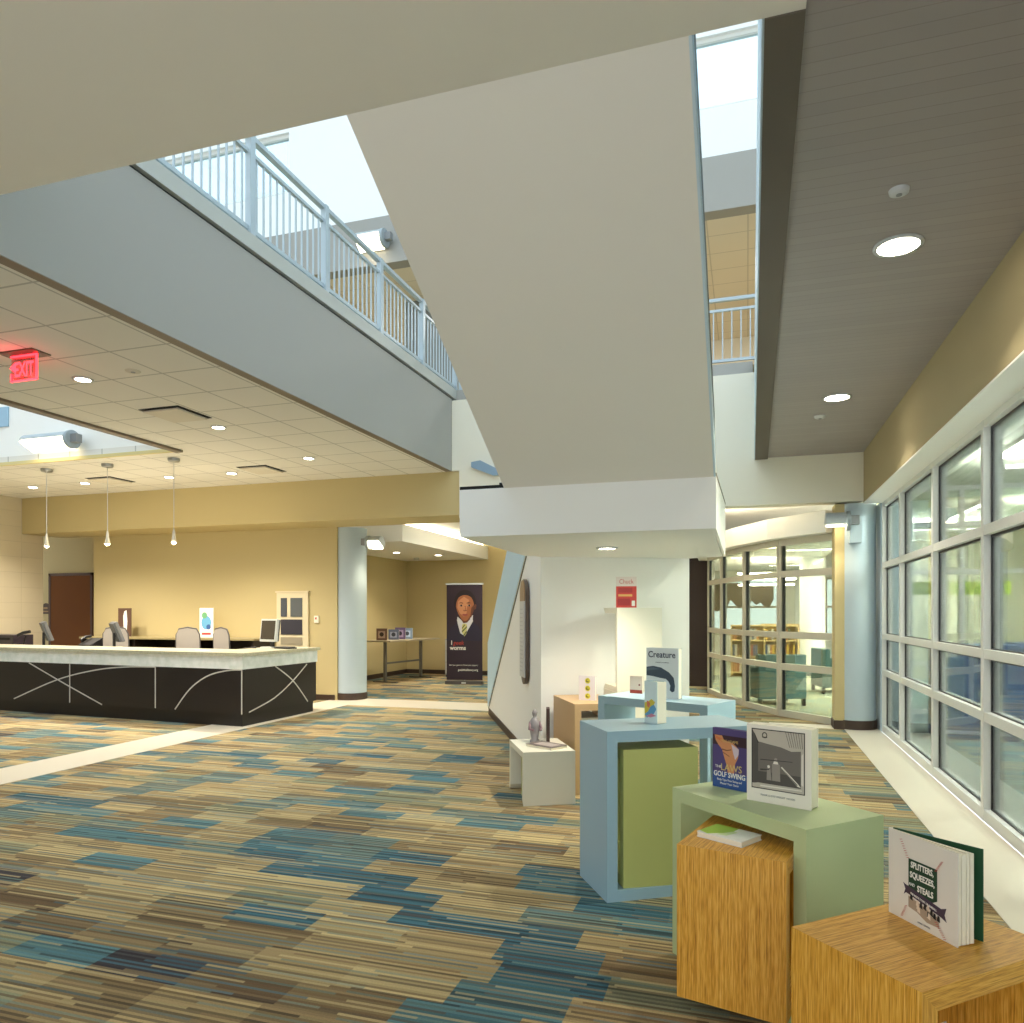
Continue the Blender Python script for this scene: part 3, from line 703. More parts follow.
# dotted book on plain bamboo stand
b = book('pale lilac book with three yellow discs on the plain bamboo stand', (-1.475, 6.66, .8005), R(-10), .16, .222, .02, .025, mat('pale lilac cover', (218, 212, 216), .5))
it = []
for k, z in enumerate((.04, .11, .18)):
    it += [(0, circ(.085, z, .026)), (1, circ(.085, z, .017, 10)), (0, circ(.09, z+.004, .01, 8)), (2, circ(.078, z-.006, .006, 8))]
art(b, it, [mat('lemon ink', (206, 196, 52), .5), mat('olive ink', (134, 130, 52), .5), INKB])
# red book on tall white stand
b = book('red and white book on top of the tall white stand', (-1.175, 6.91, 1.6505), R(8), .19, .29, .05, .06, mat('white red cover', (232, 222, 214), .5))
art(b, [(0, rect(0, .19, 0, .2)), (1, rect(.02, .15, .14, .185)), (2, rect(.02, .15, .105, .125)), (1, rect(.015, .13, .02, .085)), (3, rect(.145, .175, .015, .065))], [mat('scarlet ink', (206, 66, 52), .5), mat('deep red ink', (178, 48, 46), .5), mat('amber ink', (228, 176, 96), .5), INKW])
text('Chuck', .06, mat('rose ink', (206, 110, 100), .5), b, (.095, -.002, .225), sx=.85)
# figurine set on white cube
zc_ = .4455
fg = thing('figurine', 'small grey standing figurine on the low white cube', 'figurine', (-1.815, 6.365, zc_), R(20))
pf = [(.0, 0), (.045, 0), (.045, .012), (.032, .03), (.042, .09), (.05, .14), (.046, .18), (.03, .21), (.014, .222), (.02, .24), (.024, .262), (.016, .285), (0, .29)]
MB().lathe(pf, n=20).build('body', mat('grey figurine glaze', (140, 134, 136), .4), fg)
MB().tube([(.04, -.01, .18), (.055, -.045, .13), (.05, -.06, .11)], .012).tube([(-.04, -.01, .18), (-.05, -.04, .12), (-.01, -.055, .11)], .012).build('arms', mat('mauve figurine glaze', (126, 96, 104), .4), fg)
tag(MB().box(0, .03, 0, .14, 0, .30).build('book', mat('dark brown cover', (62, 36, 30), .5), loc=(-1.705, 6.36, zc_), rotz=R(16)), 'thin dark book standing on edge right of the figurine', 'book')
o = thing('book', 'flat dark covered book lying on the low white cube', 'book', (-1.83, 6.145, zc_), R(-28))
MB().box(0, .30, 0, .2, 0, .018).build('page_block', PAGES, o); MB().box(-.003, .303, -.003, .203, .0182, .022).build('front_cover', mat('grey brown cover', (108, 96, 92), .5), o)
MB().poly([(.05, .04, .0224), (.26, .04, .0224), (.26, .16, .0224), (.05, .16, .0224)]).build('cover_art', mat('pale mauve ink', (176, 164, 160), .5), o)
# book seen inside the front cube
ip = P2(fF, R(42.5), .09, .10)
b = book('pale lilac book standing inside the front bamboo cube', (ip[0], ip[1], .0625), R(42.5), .2, .34, .02, .03, MATS['pale lilac cover'])

# ------------------------------------------------------------------ plaque on stair wall
def onwall(s, z, o=-.0): return diag(s, z, o)
pl = thing('wall_plaque', 'long rounded plaque hanging on the white stair wall', 'plaque', diag(3.63, 0, -.012), math.atan2(dg.y, dg.x))
def pill(hw, z0, z1, d0, d1):
    pts = [(hw*math.cos(R(a)), z1-hw+hw*math.sin(R(a))) for a in range(0, 181, 15)] + [(hw*math.cos(R(a)), z0+hw+hw*math.sin(R(a))) for a in range(180, 361, 15)]
    return MB().extr([(x, d1, z) for x, z in pts], (0, d0-d1, 0))
pill(.17, .82, 1.97, -.035, 0).build('backboard', mat('dark bronze plaque', (88, 72, 58), .4), pl)
MB().box(-.172, .125, -.047, -.0351, .90, 1.73).build('panel', mat('pale grey plaque panel', (200, 200, 198), .4), pl)
m = MB(); hw = .17
m.extr([(-.17, -.047, 1.73), (.12, -.047, 1.73), (.12, -.047, 1.86)] + [(.12*math.cos(R(a))-.02*(1 if a>90 else 0), -.047, 1.86+.1*math.sin(R(a))) for a in range(30, 160, 20)] + [(-.17, -.047, 1.86)], (0, .011, 0))
m.build('header', mat('tan plaque header', (160, 132, 98), .5), pl)
m = MB()
for k in range(16): m.box(-.14, .04, -.0485, -.0471, .96+k*.045, .972+k*.045)
m.build('engraved_lines', mat('engraved grey', (186, 186, 186), .5), pl)

# ------------------------------------------------------------------ banner
bn = thing('roll_up_banner', 'tall dark roll-up banner printed with a boy in shirt and tie', 'banner', (-6.06, 15.5, 0), R(10))
MB().box(-.43, .43, -.1, .1, 0, .075).build('base_cassette', mat('dark grey cassette', (86, 84, 86), .35, .5), bn, bevel=.01); MB().box(-.05, .05, -.103, -.1, .02, .05).build('clip', ALU, bn)
MB().box(-.41, .41, -.004, 0, .09, 2.16).build('fabric_panel', mat('aubergine banner print', (46, 32, 44), .7), bn)
MB().box(-.43, .43, -.02, .02, 2.16, 2.195).build('top_bar', ALU, bn)
MB().tube([(0, .03, .08), (0, .03, 2.17)], .012).build('support_pole', ALU, bn)
SK = mat('portrait skin', (156, 96, 62), .7); SKL = mat('portrait light skin', (192, 132, 92), .7); SKD = mat('portrait deep skin', (98, 56, 40), .7)
HAIR = mat('portrait hair', (34, 22, 24), .7); SHIRT = mat('portrait shirt', (204, 204, 208), .7); TIE = mat('portrait tie', (196, 190, 120), .7); NAVY = mat('portrait navy jumper', (40, 34, 54), .7)
fx, fz = .01, 1.68
face = [(fx+.17*math.cos(R(a))*(1-.3*max(0, -math.sin(R(a)))), fz+(.26 if math.sin(R(a)) < 0 else .23)*math.sin(R(a))) for a in range(0, 360, 15)]
it = [(4, [(-.36, .98), (.38, .98), (.38, 1.2), (.26, 1.33), (.1, 1.42), (-.1, 1.42), (-.26, 1.3), (-.36, 1.15)]),
      (3, [(fx+.205*math.cos(R(a)), fz+.07+.235*math.sin(R(a))) for a in range(0, 360, 15)]),
      (2, [(fx+.17, 1.62), (fx+.205, 1.64), (fx+.215, 1.71), (fx+.19, 1.73), (fx+.17, 1.70)]),
      (5, [(-.13, 1.5), (-.02, 1.40), (.16, 1.53), (.15, 1.4), (.0, 1.15), (-.08, 1.2), (-.13, 1.38)]),
      (2, [(-.07, 1.46), (.11, 1.47), (.1, 1.4), (-.02, 1.38)]),
      (0, face),
      (1, [(fx-.13+.0, 1.78), (fx-.02, 1.86), (fx+.08, 1.80), (fx+.04, 1.70), (fx+.03, 1.56), (fx-.02, 1.5), (fx-.1, 1.56), (fx-.145, 1.66)]),
      (2, [(fx+.17, 1.72), (fx+.12, 1.66), (fx+.1, 1.52), (fx+.05, 1.44), (fx+.12, 1.49), (fx+.16, 1.6)]),
      (3, [(fx+.2*math.cos(R(a)), 1.73+.25*math.sin(R(a))) for a in range(5, 176, 10)] + [(fx+.168*math.cos(R(a)), 1.735+.155*math.sin(R(a))) for a in range(175, 4, -10)]),
      (3, [(fx-.12, 1.738), (fx-.08, 1.758), (fx-.035, 1.748), (fx-.035, 1.736), (fx-.08, 1.744)]), (3, [(fx+.03, 1.736), (fx+.03, 1.748), (fx+.075, 1.76), (fx+.12, 1.738), (fx+.075, 1.745)]),
      (10, circ(fx-.075, 1.70, .032, 12, .55)), (10, circ(fx+.075, 1.70, .033, 12, .55)), (3, circ(fx-.07, 1.70, .018)), (3, circ(fx+.08, 1.70, .018)),
      (2, [(fx-.035, 1.605), (fx, 1.595), (fx+.035, 1.607), (fx+.02, 1.625), (fx+.01, 1.69), (fx-.005, 1.69), (fx-.02, 1.622)]), (1, [(fx-.018, 1.612), (fx+.012, 1.61), (fx+.002, 1.68), (fx-.008, 1.68)]),
      (7, [(fx-.06, 1.535), (fx-.03, 1.55), (fx, 1.544), (fx+.03, 1.551), (fx+.06, 1.537), (fx+.03, 1.512), (fx-.03, 1.512)]), (3, [(fx-.058, 1.536), (fx, 1.532), (fx+.058, 1.538), (fx, 1.528)]),
      (6, [(-.13, 1.5), (-.03, 1.37), (-.09, 1.30), (-.14, 1.42)]), (6, [(.15, 1.5), (.02, 1.36), (.08, 1.28), (.16, 1.42)]),
      (8, [(-.035, 1.37), (.035, 1.37), (.05, 1.33), (.04, 1.2), (0, 1.14), (-.05, 1.22), (-.045, 1.33)]), (9, [(-.045, 1.3), (.0, 1.36), (.01, 1.34), (-.045, 1.27)]), (9, [(-.05, 1.24), (.045, 1.33), (.045, 1.30), (-.045, 1.21)]), (9, [(-.02, 1.17), (.042, 1.25), (.042, 1.22), (-.005, 1.15)]),
      (4, [(-.15, 1.42), (-.13, 1.38), (-.05, 1.17), (.0, 1.11), (.06, 1.17), (.15, 1.36), (.17, 1.42), (.3, 1.2), (.2, 1.0), (-.2, 1.0), (-.3, 1.2)][:0] or [(-.15, 1.43), (-.08, 1.2), (0, 1.12), (-.04, 1.1), (-.2, 1.2)]),
      (4, [(.17, 1.43), (.1, 1.22), (0, 1.12), (.04, 1.1), (.2, 1.2)])]
it = [(k_, [(max(-.4, min(.4, x*1.22)), max(.94, 1.66+(z-1.66)*1.2)) for x, z in pts]) for k_, pts in it]
pm = art(bn, it, [SK, SKL, SKD, HAIR, NAVY, SHIRT, SHIRT, mat('portrait lips', (150, 74, 66), .7), TIE, mat('portrait tie stripe', (90, 96, 60), .7), mat('portrait eye white', (168, 140, 122), .7)], name='portrait', eps=.006)
text('I', .13, INKW, bn, (-.31, -.009, .855), bold=.003, align='LEFT'); text('geek', .13, mat('banner red ink', (190, 62, 52), .6), bn, (-.26, -.009, .855), align='LEFT', shear=.2)
text('worms', .13, INKW, bn, (-.335, -.009, .745), align='LEFT', bold=.003)
text('Get your geek on. Show your support.', .042, INKW, bn, (.31, -.009, .40), align='RIGHT')
text('geekthelibrary.org', .062, INKW, bn, (.31, -.009, .29), align='RIGHT', bold=.001)

bn.scale = (1, 1, 1.035)
# grey drawer cabinet behind banner
cb = thing('drawer_cabinet', 'low grey drawer cabinet half hidden behind the banner', 'cabinet', (-6.95, 17.45, 0), 0)
MB().box(-.3, .35, -.25, .25, .05, .95).build('body', mat('grey cabinet', (150, 150, 146), .5), cb)
for k in range(3):
    d = MB().box(-.28, .33, -.265, -.25, .09+k*.285, .35+k*.285).build('drawer', mat('light grey drawer', (176, 174, 168), .5), cb)
    MB().box(-.05, .1, -.28, -.266, .2+k*.285, .22+k*.285).build('handle', STEEL, d)
MB().box(-.28, .33, -.23, .25, 0, .05).build('plinth', BLACK, cb)

# table in the alcove
tb = thing('high_table', 'narrow high table with books against the yellow alcove wall', 'table', (-7.85, 15.95, 0), R(82))
MB().box(-.95, 1.2, -.35, .35, .94, .975).build('tabletop', mat('grey laminate top', (170, 158, 130), .4), tb)
for x in (-.65, .85):
    l = MB().box(x-.03, x+.03, -.03, .03, .03, .94).build('leg', mat('grey steel leg', (118, 116, 112), .4, .5), tb)
    MB().box(x-.03, x+.03, -.32, .32, 0, .03).build('foot', MATS['grey steel leg'], l)
MB().box(-.62, .82, -.015, .015, .42, .46).build('crossbar', MATS['grey steel leg'], tb)
bl = ['brown picture book on the left end of the alcove table', 'blue grey picture book left of centre on the alcove table', 'purple picture book right of centre on the alcove table', 'pale blue picture book at the right on the alcove table']
for k, (xx, hh, c) in enumerate(((-.62, .27, (110, 82, 64)), (-.15, .24, (92, 100, 124)), (.12, .28, (104, 84, 120)), (.42, .26, (130, 150, 176)))):
    c0 = P2((-7.85, 15.95), R(82), xx-.2, .12)
    bb = book(bl[k], (c0[0], c0[1], .9755), R(12), .25, hh, .015, .03, mat('alcove cover %d' % k, c, .5), group='books on the alcove table')
    art(bb, [(0, rect(.04, .2, .05, hh-.06)), (1, circ(.12, hh/2, .05))], [mat('alcove art light %d' % k, tuple(min(255, v+60) for v in c), .5), mat('alcove art dark %d' % k, tuple(v//2 for v in c), .5)])
# framed notice on alcove wall by the column
nt = thing('notice_board', 'narrow dark framed notice board on the alcove side wall', 'notice board', (-8.64, 14.6, 1.25), R(-90) )
MB().box(-.3, .3, -.0, .02, 0, .6).build('frame', mat('brown frame', (92, 74, 52), .5), nt, rotz=R(180)); MB().box(-.26, .26, -.0, .024, .3, .75).build('panel', mat('grey notice', (150, 140, 120), .5), nt, rotz=R(180))

# ------------------------------------------------------------------ service desk
Q = Vector((-6.72, 8.69)); P0 = Vector((-11.675, 8.987)); df = (P0-Q).normalized(); ds = Vector((.0227, .9997))
Lend = 7.3
def dk(a, b, o=0):   # a along front (leftwards), b along side (backwards)
    p = Q+df*a+ds*b; return (p.x, p.y)
desk = thing('service_desk', 'long black service desk with pale stone band and curved silver inlays', 'desk')
def lshape(e, dep=.75):
    return [dk(-e, -e), dk(Lend, -e), dk(Lend, dep), dk(dep, dep), dk(dep, 1.78+e), dk(-e, 1.78+e)]
MB().prism(lshape(-.035), 0, .18).build('plinth', mat('black plinth', (26, 20, 20), .45), desk)
MB().prism(lshape(0), .18, .81).build('body_panel', mat('espresso laminate', (26, 18, 19), .4), desk)
MB().prism(lshape(.015), .81, .995).build('stone_band', granite_mat('pale stone band', (226, 232, 226), (250, 252, 250), 9), desk)
MB().prism(lshape(.05, .8), .995, 1.042).build('countertop', granite_mat('counter stone', (176, 172, 146), (198, 194, 170), 30), desk)
MB().prism([dk(.8, .76), dk(Lend, .76), dk(Lend, 1.6), dk(.8, 1.6)], .74, .77).build('worktop', mat('grey worktop', (150, 146, 134), .5), desk)
MB().prism([dk(Lend-.05, .76), dk(Lend, .76), dk(Lend, 1.6), dk(Lend-.05, 1.6)], 0, .74).build('end_panel', MATS['espresso laminate'], desk)
MB().prism([dk(.8, .76), dk(.85, .76), dk(.85, 1.6), dk(.8, 1.6)], 0, .74).build('end_panel', MATS['espresso laminate'], desk)
def curve_pts(p, k=5):
    return smoothpts(p, k)
def inlay(pts, side=False, wd=.009):
    pts = curve_pts(pts) if len(pts) > 2 else pts
    m = MB()
    L = []
    for i, (a, z) in enumerate(pts):
        q = pts[min(i+1, len(pts)-1)]; r = pts[max(i-1, 0)]; t = Vector((q[0]-r[0], q[1]-r[1])).normalized(); nn = Vector((-t.y, t.x))*wd
        L.append(((a+nn.x, z+nn.y), (a-nn.x, z-nn.y)))
    for (p, q), (r, s) in zip(L, L[1:]):
        quad = [p, q, s, r]
        if side: v3 = [(*dk(-.004, a), z) for a, z in quad]; n3 = (ds.y*0+.004, 0, 0); vec = Vector((.004, 0, 0))
        else: v3 = [(*dk(-a, -.004), z) for a, z in quad]; vec = Vector((0, -.004, 0))
        m.extr(v3, -vec)
    m.build('inlay_strip', mat('pale metal inlay', (206, 204, 198), .4), desk)
inlay([(-4.282, .80), (-3.5, .5), (-2.682, .2)]); inlay([(-4.631, .209), (-3.661, .544), (-2.871, .716), (-2.218, .787), (-1.615, .803)])
inlay([(-3.368, .805), (-3.368, .201)]); inlay([(-1.607, .805), (-1.607, .198)]); inlay([(-.015, .805), (-.015, .182)])
inlay([(-1.23, .196), (-.949, .503), (-.626, .7), (-.278, .787), (-.015, .803)])
inlay([(.132, .195), (.704, .337), (1.159, .555), (1.527, .787)], True); inlay([(.726, .805), (1.159, .555), (1.551, .189)], True)

def monitor(label, loc, rotz, tilt=-15, h=.36, w=.40, case=None):
    t = thing('monitor', label, 'monitor', loc, rotz, 'computer monitors on the desk')
    MB().box(-.12, .12, -.1, .1, 0, .02).build('base', SILV, t, bevel=.005)
    MB().box(-.03, .03, .02, .06, .02, .26).build('stem', BLACK, t)
    s = MB().box(-w/2, w/2, -.03, .02, -h/2, h/2).build('casing', case or SILV, t, loc=(0, -.01, .28), rot=(R(tilt), 0, 0), bevel=.006)
    MB().box(-w/2+.012, w/2-.012, .0203, .05, -h/2+.012, h/2-.012).build('back_shell', mat('dark monitor back', (78, 80, 84), .5), s)
    MB().box(-w/2+.025, w/2-.025, -.033, -.0305, -h/2+.035, h/2-.025).build('screen', mat('dark screen', (66, 60, 52), .2), s)
    return t
monitor('silver monitor at the near right corner of the desk facing out', (-7.25, 10.05, 1.042), R(-18), -6)
monitor('dark monitor on the left part of the desk, turned away', (-12.0, 10.1, .995), R(146), -20, .36, .42, mat('dark grey monitor case', (104, 104, 106), .4))
monitor('dark monitor in front of the mid desk chair, turned away', (-10.4, 10.1, .995), R(146), -20, .36, .42, mat('dark grey monitor case', (104, 104, 106), .4))
kb = thing('keyboard', 'black keyboard right of the near desk monitor', 'keyboard', (-7.02, 9.98, 1.042), R(-18))
MB().box(-.02, .3, -.09, .09, 0, .022).build('tray', BLACK, kb); MB().box(0, .28, -.075, .075, .022, .03).build('keys', mat('grey keys', (70, 70, 72), .5), kb)
cd = MB().tube([(-7.5, 10.05, 1.05), (-7.6, 10.0, 1.047), (-7.63, 9.9, 1.047), (-7.52, 9.86, 1.047), (-7.4, 9.9, 1.047)], .007).build('cable', BLACK); tag(cd, 'black cable coiled beside the near desk monitor', 'cable')
pr = thing('receipt_printer', 'low black printer at the left end of the desk', 'printer', (-12.95, 10.12, .995), R(0))
MB().box(-.38, .38, -.2, .2, 0, .21).build('body', mat('dark purple plastic', (44, 36, 46), .4), pr, bevel=.01); MB().box(-.3, .3, -.21, -.2, .12, .16).build('slot', BLACKG, pr)
ph = thing('barcode_scanner', 'black hand scanner on a stand beside the left printer', 'scanner', (-12.4, 9.98, .995), R(20))
MB().cyl((0,0,0), .06, .012, 20).build('stand', BLACK, ph); MB().tube([(0, 0, .01), (.02, 0, .12), (.05, 0, .2)], .015).tube([(-.1, 0, .2), (0, 0, .25), (.12, 0, .27)], .028).build('head', BLACK, ph)
ph = thing('telephone', 'black desk telephone left of the middle monitor', 'telephone', (-10.85, 9.98, .995), R(0))
MB().extr([(-.14, -.12, 0), (-.14, .12, 0), (-.14, .12, .17), (-.14, -.12, .06)], (.28, 0, 0)).build('body', BLACK, ph)
MB().tube([(-.12, -.08, .14), (-.11, .0, .19), (-.1, .1, .2)], .025).build('handset', BLACK, ph)
tag(MB().box(0, .26, 0, .09, 0, .008).build('card_pile', mat('paper white', (232, 230, 222), .6), loc=(-7.75, 8.9, 1.0425), rotz=R(0)), 'flat strip of cards on the desk counter', 'cards')
# the items above that rest on the worktop side: raised shelf box keeps them at counter height
MB().prism([dk(1.3, .80), dk(Lend, .80), dk(Lend, 1.3), dk(1.3, 1.3)], .965, .9948).build('staff_shelf', MATS['grey worktop'], desk)
MB().prism([dk(1.3, 1.27), dk(Lend, 1.27), dk(Lend, 1.3), dk(1.3, 1.3)], .7705, .965).build('staff_shelf_back', MATS['grey worktop'], desk)

def chair(label, loc, rotz):
    t = thing('office_chair', label, 'chair', loc, rotz, 'mesh backed office chairs behind the desk')
    MB().box(-.24, .24, -.24, .22, .56, .64).build('seat', mat('dark seat fabric', (60, 58, 60), .8), t, bevel=.03)
    pts = [(-.21, .74), (-.26, 1.02), (-.25, 1.26), (-.19, 1.36), (0, 1.39), (.19, 1.36), (.25, 1.26), (.26, 1.02), (.21, .74)]
    MB().extr([(x, -.24-.04*(z-.6), z) for x, z in pts], (0, -.02, 0)).build('backrest', mat('grey mesh', (168, 160, 152), .7), t)
    MB().tube([(x*1.03, -.25-.04*(z-.6), z) for x, z in pts], .014).build('back_frame', mat('charcoal plastic', (74, 70, 70), .5), t)
    MB().tube([(0, -.26, .78), (0, -.2, .6), (0, 0, .54)], .025).cyl((0, 0, .08), .03, .48).build('stem', BLACK, t)
    m = MB()
    for k in range(5):
        a = R(72*k); m.tube([(0, 0, .1), (.28*math.cos(a), .28*math.sin(a), .06)], .02); m.cyl((.28*math.cos(a), .28*math.sin(a), 0), .025, .05, 10)
    m.build('base', BLACK, t)
    return t
c0 = chair('grey mesh office chair left, below the brown poster', (-11.1, 10.88, 0), R(25)); c0.scale = (.84, .9, .97)
dup(c0, 'middle grey mesh office chair, left of the blue poster', (-9.42, 10.88, 0), R(12))
dup(c0, 'right grey mesh office chair, right of the blue poster', (-8.6, 10.88, 0), R(-16))

# back counter
bc = thing('back_counter', 'dark low counter unit along the yellow wall behind the desk', 'counter', (-12.5, 11.55, 0))
MB().box(0, 4.05, -.32, .3, 1.10, 1.135).build('counter_top', mat('olive counter top', (150, 136, 96), .5), bc)
MB().box(0, 4.0, .26, .3, 0, 1.1).build('back_panel', mat('dark brown unit', (40, 28, 24), .5), bc)
for x in (0, 1.3, 2.65, 3.97): MB().box(x, x+.04, -.28, .26, 0, 1.1).build('divider', MATS['dark brown unit'], bc)
MB().box(0, 4.0, -.26, .26, .7, .73).build('shelf', MATS['olive counter top'], bc)
po = thing('poster', 'brown and white poster standing on the back counter', 'poster', (-11.75, 11.6, 1.1352), R(3))
MB().box(-.15, .15, 0, .02, 0, .56).build('board', mat('brown poster', (92, 66, 52), .5), po); art(po, [(0, [(.0, .5), (.05, .52), (.07, .3), (.05, .06), (-.04, .02), (-.02, .2), (-.03, .4)])], [INKW])
po = thing('poster', 'white poster with blue and green art on the back counter', 'poster', (-9.79, 11.6, 1.1352), R(3))
MB().box(-.15, .15, 0, .02, 0, .56).build('board', mat('white poster', (232, 234, 232), .5), po)
art(po, [(0, circ(0, .28, .11, 14, 1.2)), (1, circ(-.04, .42, .06)), (2, circ(.05, .2, .05)), (3, rect(-.1, .1, .05, .09))], [mat('sky ink', (104, 168, 208), .5), mat('leaf ink', (110, 170, 120), .5), mat('navy poster ink', (54, 90, 150), .5), INKR])

# display rack on the wall and small switch, room plate
rk = thing('wall_display_rack', 'tall beige wall rack with dark leaflets behind the desk monitor', 'display rack', (-8.07, 11.899, .95))
MB().box(-.34, .34, -.05, 0, 0, 1.03).build('backboard', mat('beige rack', (214, 200, 166), .5), rk, bevel=.005)
MB().box(-.36, .36, -.06, .0, 1.03, 1.06).build('top_cap', MATS['beige rack'], rk)
for x0, x1, z0, z1, c in ((-.24, -.11, .58, .93, (70, 74, 80)), (-.03, .22, .58, .93, (84, 88, 90)), (-.24, .22, .25, .53, (48, 46, 56)), (-.24, .22, .06, .2, (150, 140, 118))):
    MB().box(x0, x1, -.062, -.0505, z0, z1).build('leaflet', mat('leaflet %d' % c[0], c, .5), rk)
sw = thing('thermostat', 'small white thermostat on the yellow wall beside the blue column', 'thermostat', (-7.57, 11.899, 1.42)); MB().box(-.045, .045, -.03, 0, 0, .13).build('wall_mount', LWHITE, sw); MB().box(-.02, .01, -.033, -.03, .06, .1).build('display', INKR, sw)
rp = thing('room_sign', 'small dark arched room sign left of the brown door', 'sign', (-14.965, 12.599, 1.58))
MB().extr([(-.09, 0, 0), (.09, 0, 0), (.09, 0, .16)] + [(.09*math.cos(R(a)), 0, .16+.08*math.sin(R(a))) for a in range(20, 170, 20)] + [(-.09, 0, .16)], (0, -.02, 0)).build('plate', mat('brown sign', (70, 52, 36), .5), rp)
MB().box(-.08, .08, -.023, -.0205, .04, .07).box(-.06, .06, -.023, -.0205, .11, .15).build('symbols', mat('tan sign ink', (150, 120, 80), .5), rp)

# ------------------------------------------------------------------ ceiling fixtures
def downlight(label, x, y, z, r, power, group, spot=115, col=(1, .90, .74)):
    t = thing('ceiling_downlight', label, 'downlight', (x, y, z), 0, group)
    MB().lathe([(r, -.012), (r+.022, -.01), (r+.024, 0), (r, 0)], n=28).build('trim_ring', SILV, t)
    MB().cyl((0, 0, -.009), r, .006, 28).build('lens', LENS, t)
    if power: lamp('SPOT', (x, y, z-.03), power, col, .06, spot, .8)
    return t
G = 'recessed downlights in the tile ceiling'
dls = [(-6.14, 5.56, 'recessed downlight in the tile ceiling nearest the exit sign'), (-6.15, 7.5, 'recessed downlight in the tile ceiling beside the large square vent'), (-6.12, 9.4, 'recessed downlight in the tile ceiling nearest the grey bulkhead end'),
       (-7.97, 10.03, 'recessed downlight above the desk, next to the small vent by the right pendant'), (-9.19, 10.0, 'recessed downlight just behind the right pendant canopy'), (-11.02, 10.02, 'recessed downlight between the left and middle pendants'), (-12.26, 10.05, 'recessed downlight nearest the stone wall')]
for x, y, l in dls: downlight(l, x, y, ZC, .07, 230 if y > 9.9 else 90, G)
lamp('SPOT', (-9.8, 10.9, ZC-.75), 0.01, (1, .85, .6), .1)
G = 'downlights in the grey plank ceiling'
downlight('large round downlight in the grey plank ceiling, nearer one', .853, 4.865, ZR, .115, 60, G)
downlight('smaller looking round downlight at the far end of the grey plank ceiling', .863, 8.10, ZR, .115, 60, G)
downlight('round downlight in the white underside of the stair landing', -1.134, 6.214, 2.155, .07, 55, None, 120)
for x, y, l in ((-7.6, 15.2, 'downlight in the alcove soffit nearest the column lamp'), (-7.0, 16.2, 'downlight in the alcove soffit nearer the banner')): downlight(l, x, y, 2.98, .08, 60, 'downlights in the alcove soffit', 120)
def puck(name, label, cat, x, y, z, r, h, m, parts=True):
    t = thing(name, label, cat, (x, y, z)); MB().lathe([(0, -h), (r*.6, -h), (r*.92, -h*.7), (r, 0)], n=24).build('housing', m, t); MB().cyl((0, 0, -h-.004), r*.3, .004, 16).build('sensor', GREY, t); return t
puck('smoke_detector', 'small round smoke detector near the larger downlight on the grey ceiling', 'smoke detector', .745, 4.23, ZR, .05, .025, SILV)
puck('smoke_detector', 'tiny white detector near the far downlight on the grey ceiling', 'smoke detector', .767, 8.82, ZR, .06, .03, SILV)
puck('ceiling_speaker', 'round beige speaker in the tile ceiling', 'ceiling speaker', -5.49, 5.52, ZC, .07, .012, mat('beige speaker', (200, 194, 180), .7))
puck('smoke_detector', 'small detector on the alcove soffit edge', 'smoke detector', -7.9, 16.9, 2.98, .07, .05, SILV)
def vent(label, x, y, s=.27):
    t = thing('ceiling_vent', label, 'vent', (x, y, ZC), 0, 'square vents in the tile ceiling')
    MB().box(-s, s, -s, s, -.006, 0).build('backing', BLACKG, t)
    MB().box(-s+.035, s-.035, -s+.035, s-.035, -.03, -.012).build('panel', mat('vent panel', (214, 206, 192), .8), t)
vent('largest square vent in the middle of the tile ceiling', -6.2, 6.85); vent('square vent above the right part of the desk', -7.3, 9.9); vent('square vent between the left pendants', -10.35, 9.92)
# exit sign
ex = thing('exit_sign', 'red lit EXIT sign with arrow hanging from the tile ceiling', 'exit sign', (-6.03, 4.86, ZC))
MB().box(-.24, .24, -.11, .11, -.014, 0).build('canopy', mat('brown metal canopy', (84, 66, 50), .5), ex)
REDE = mat('red lit sign', (255, 60, 70), .4, emit=(255, 46, 58), estr=2.2)
MB().box(-.165, .165, -.008, .008, -.27, -.014).build('panel', glass_mat('sign acrylic', (255, 214, 212), .6), ex)
MB().box(-.17, .17, -.0095, .0095, -.285, -.27).box(.165, .18, -.0095, .0095, -.285, -.014).box(-.18, -.165, -.0095, .0095, -.285, -.2).box(-.18, .18, -.0095, .0095, -.03, -.0145).build('edge_glow', REDE, ex)
text('EXIT', .21, REDE, ex, (.01, -.0105, -.235), sx=.62, bold=.006)
MB().extr([(-.19, -.0105, -.14), (-.12, -.0105, -.09), (-.12, -.0105, -.19)], (0, .002, 0)).build('arrow', REDE, ex)
ex.scale = (.84, .84, .84)
lamp('POINT', (-6.03, 4.75, ZC-.2), .5, (1, .12, .14), .08)
# pendants
def pendant(label, x, y, z):
    t = thing('pendant_lamp', label, 'pendant lamp', (x, y, ZC), 0, 'pendant lamps over the desk')
    MB().lathe([(0, -.05), (.075, -.05), (.085, -.03), (.085, 0)], n=24).build('canopy', STEEL, t)
    MB().cyl((0, 0, z+.17-ZC), .005, ZC-z-.21, 8).build('cord', SILV, t)
    MB().lathe([(.008, .2), (.016, .17), (.022, .1), (.038, .0), (.035, .0), (.018, .09), (0, .1)], c=(0, 0, z-ZC), n=24).build('shade', mat('frosted lamp shade', (226, 220, 204), .3), t)
    MB().lathe([(0, -.022), (.02, -.016), (.03, 0), (0, .01)], c=(0, 0, z-ZC), n=20).build('bulb', LENSB, t)
    lamp('POINT', (x, y, z-.07), 12, (1, .86, .62), .04)
pendant('left pendant lamp over the service desk, nearest the stone wall', -10.52, 8.86, 2.65)
pendant('middle pendant lamp over the service desk', -9.29, 8.85, 2.65)
pendant('right pendant lamp over the service desk, nearest the blue column', -8.02, 8.82, 2.63)
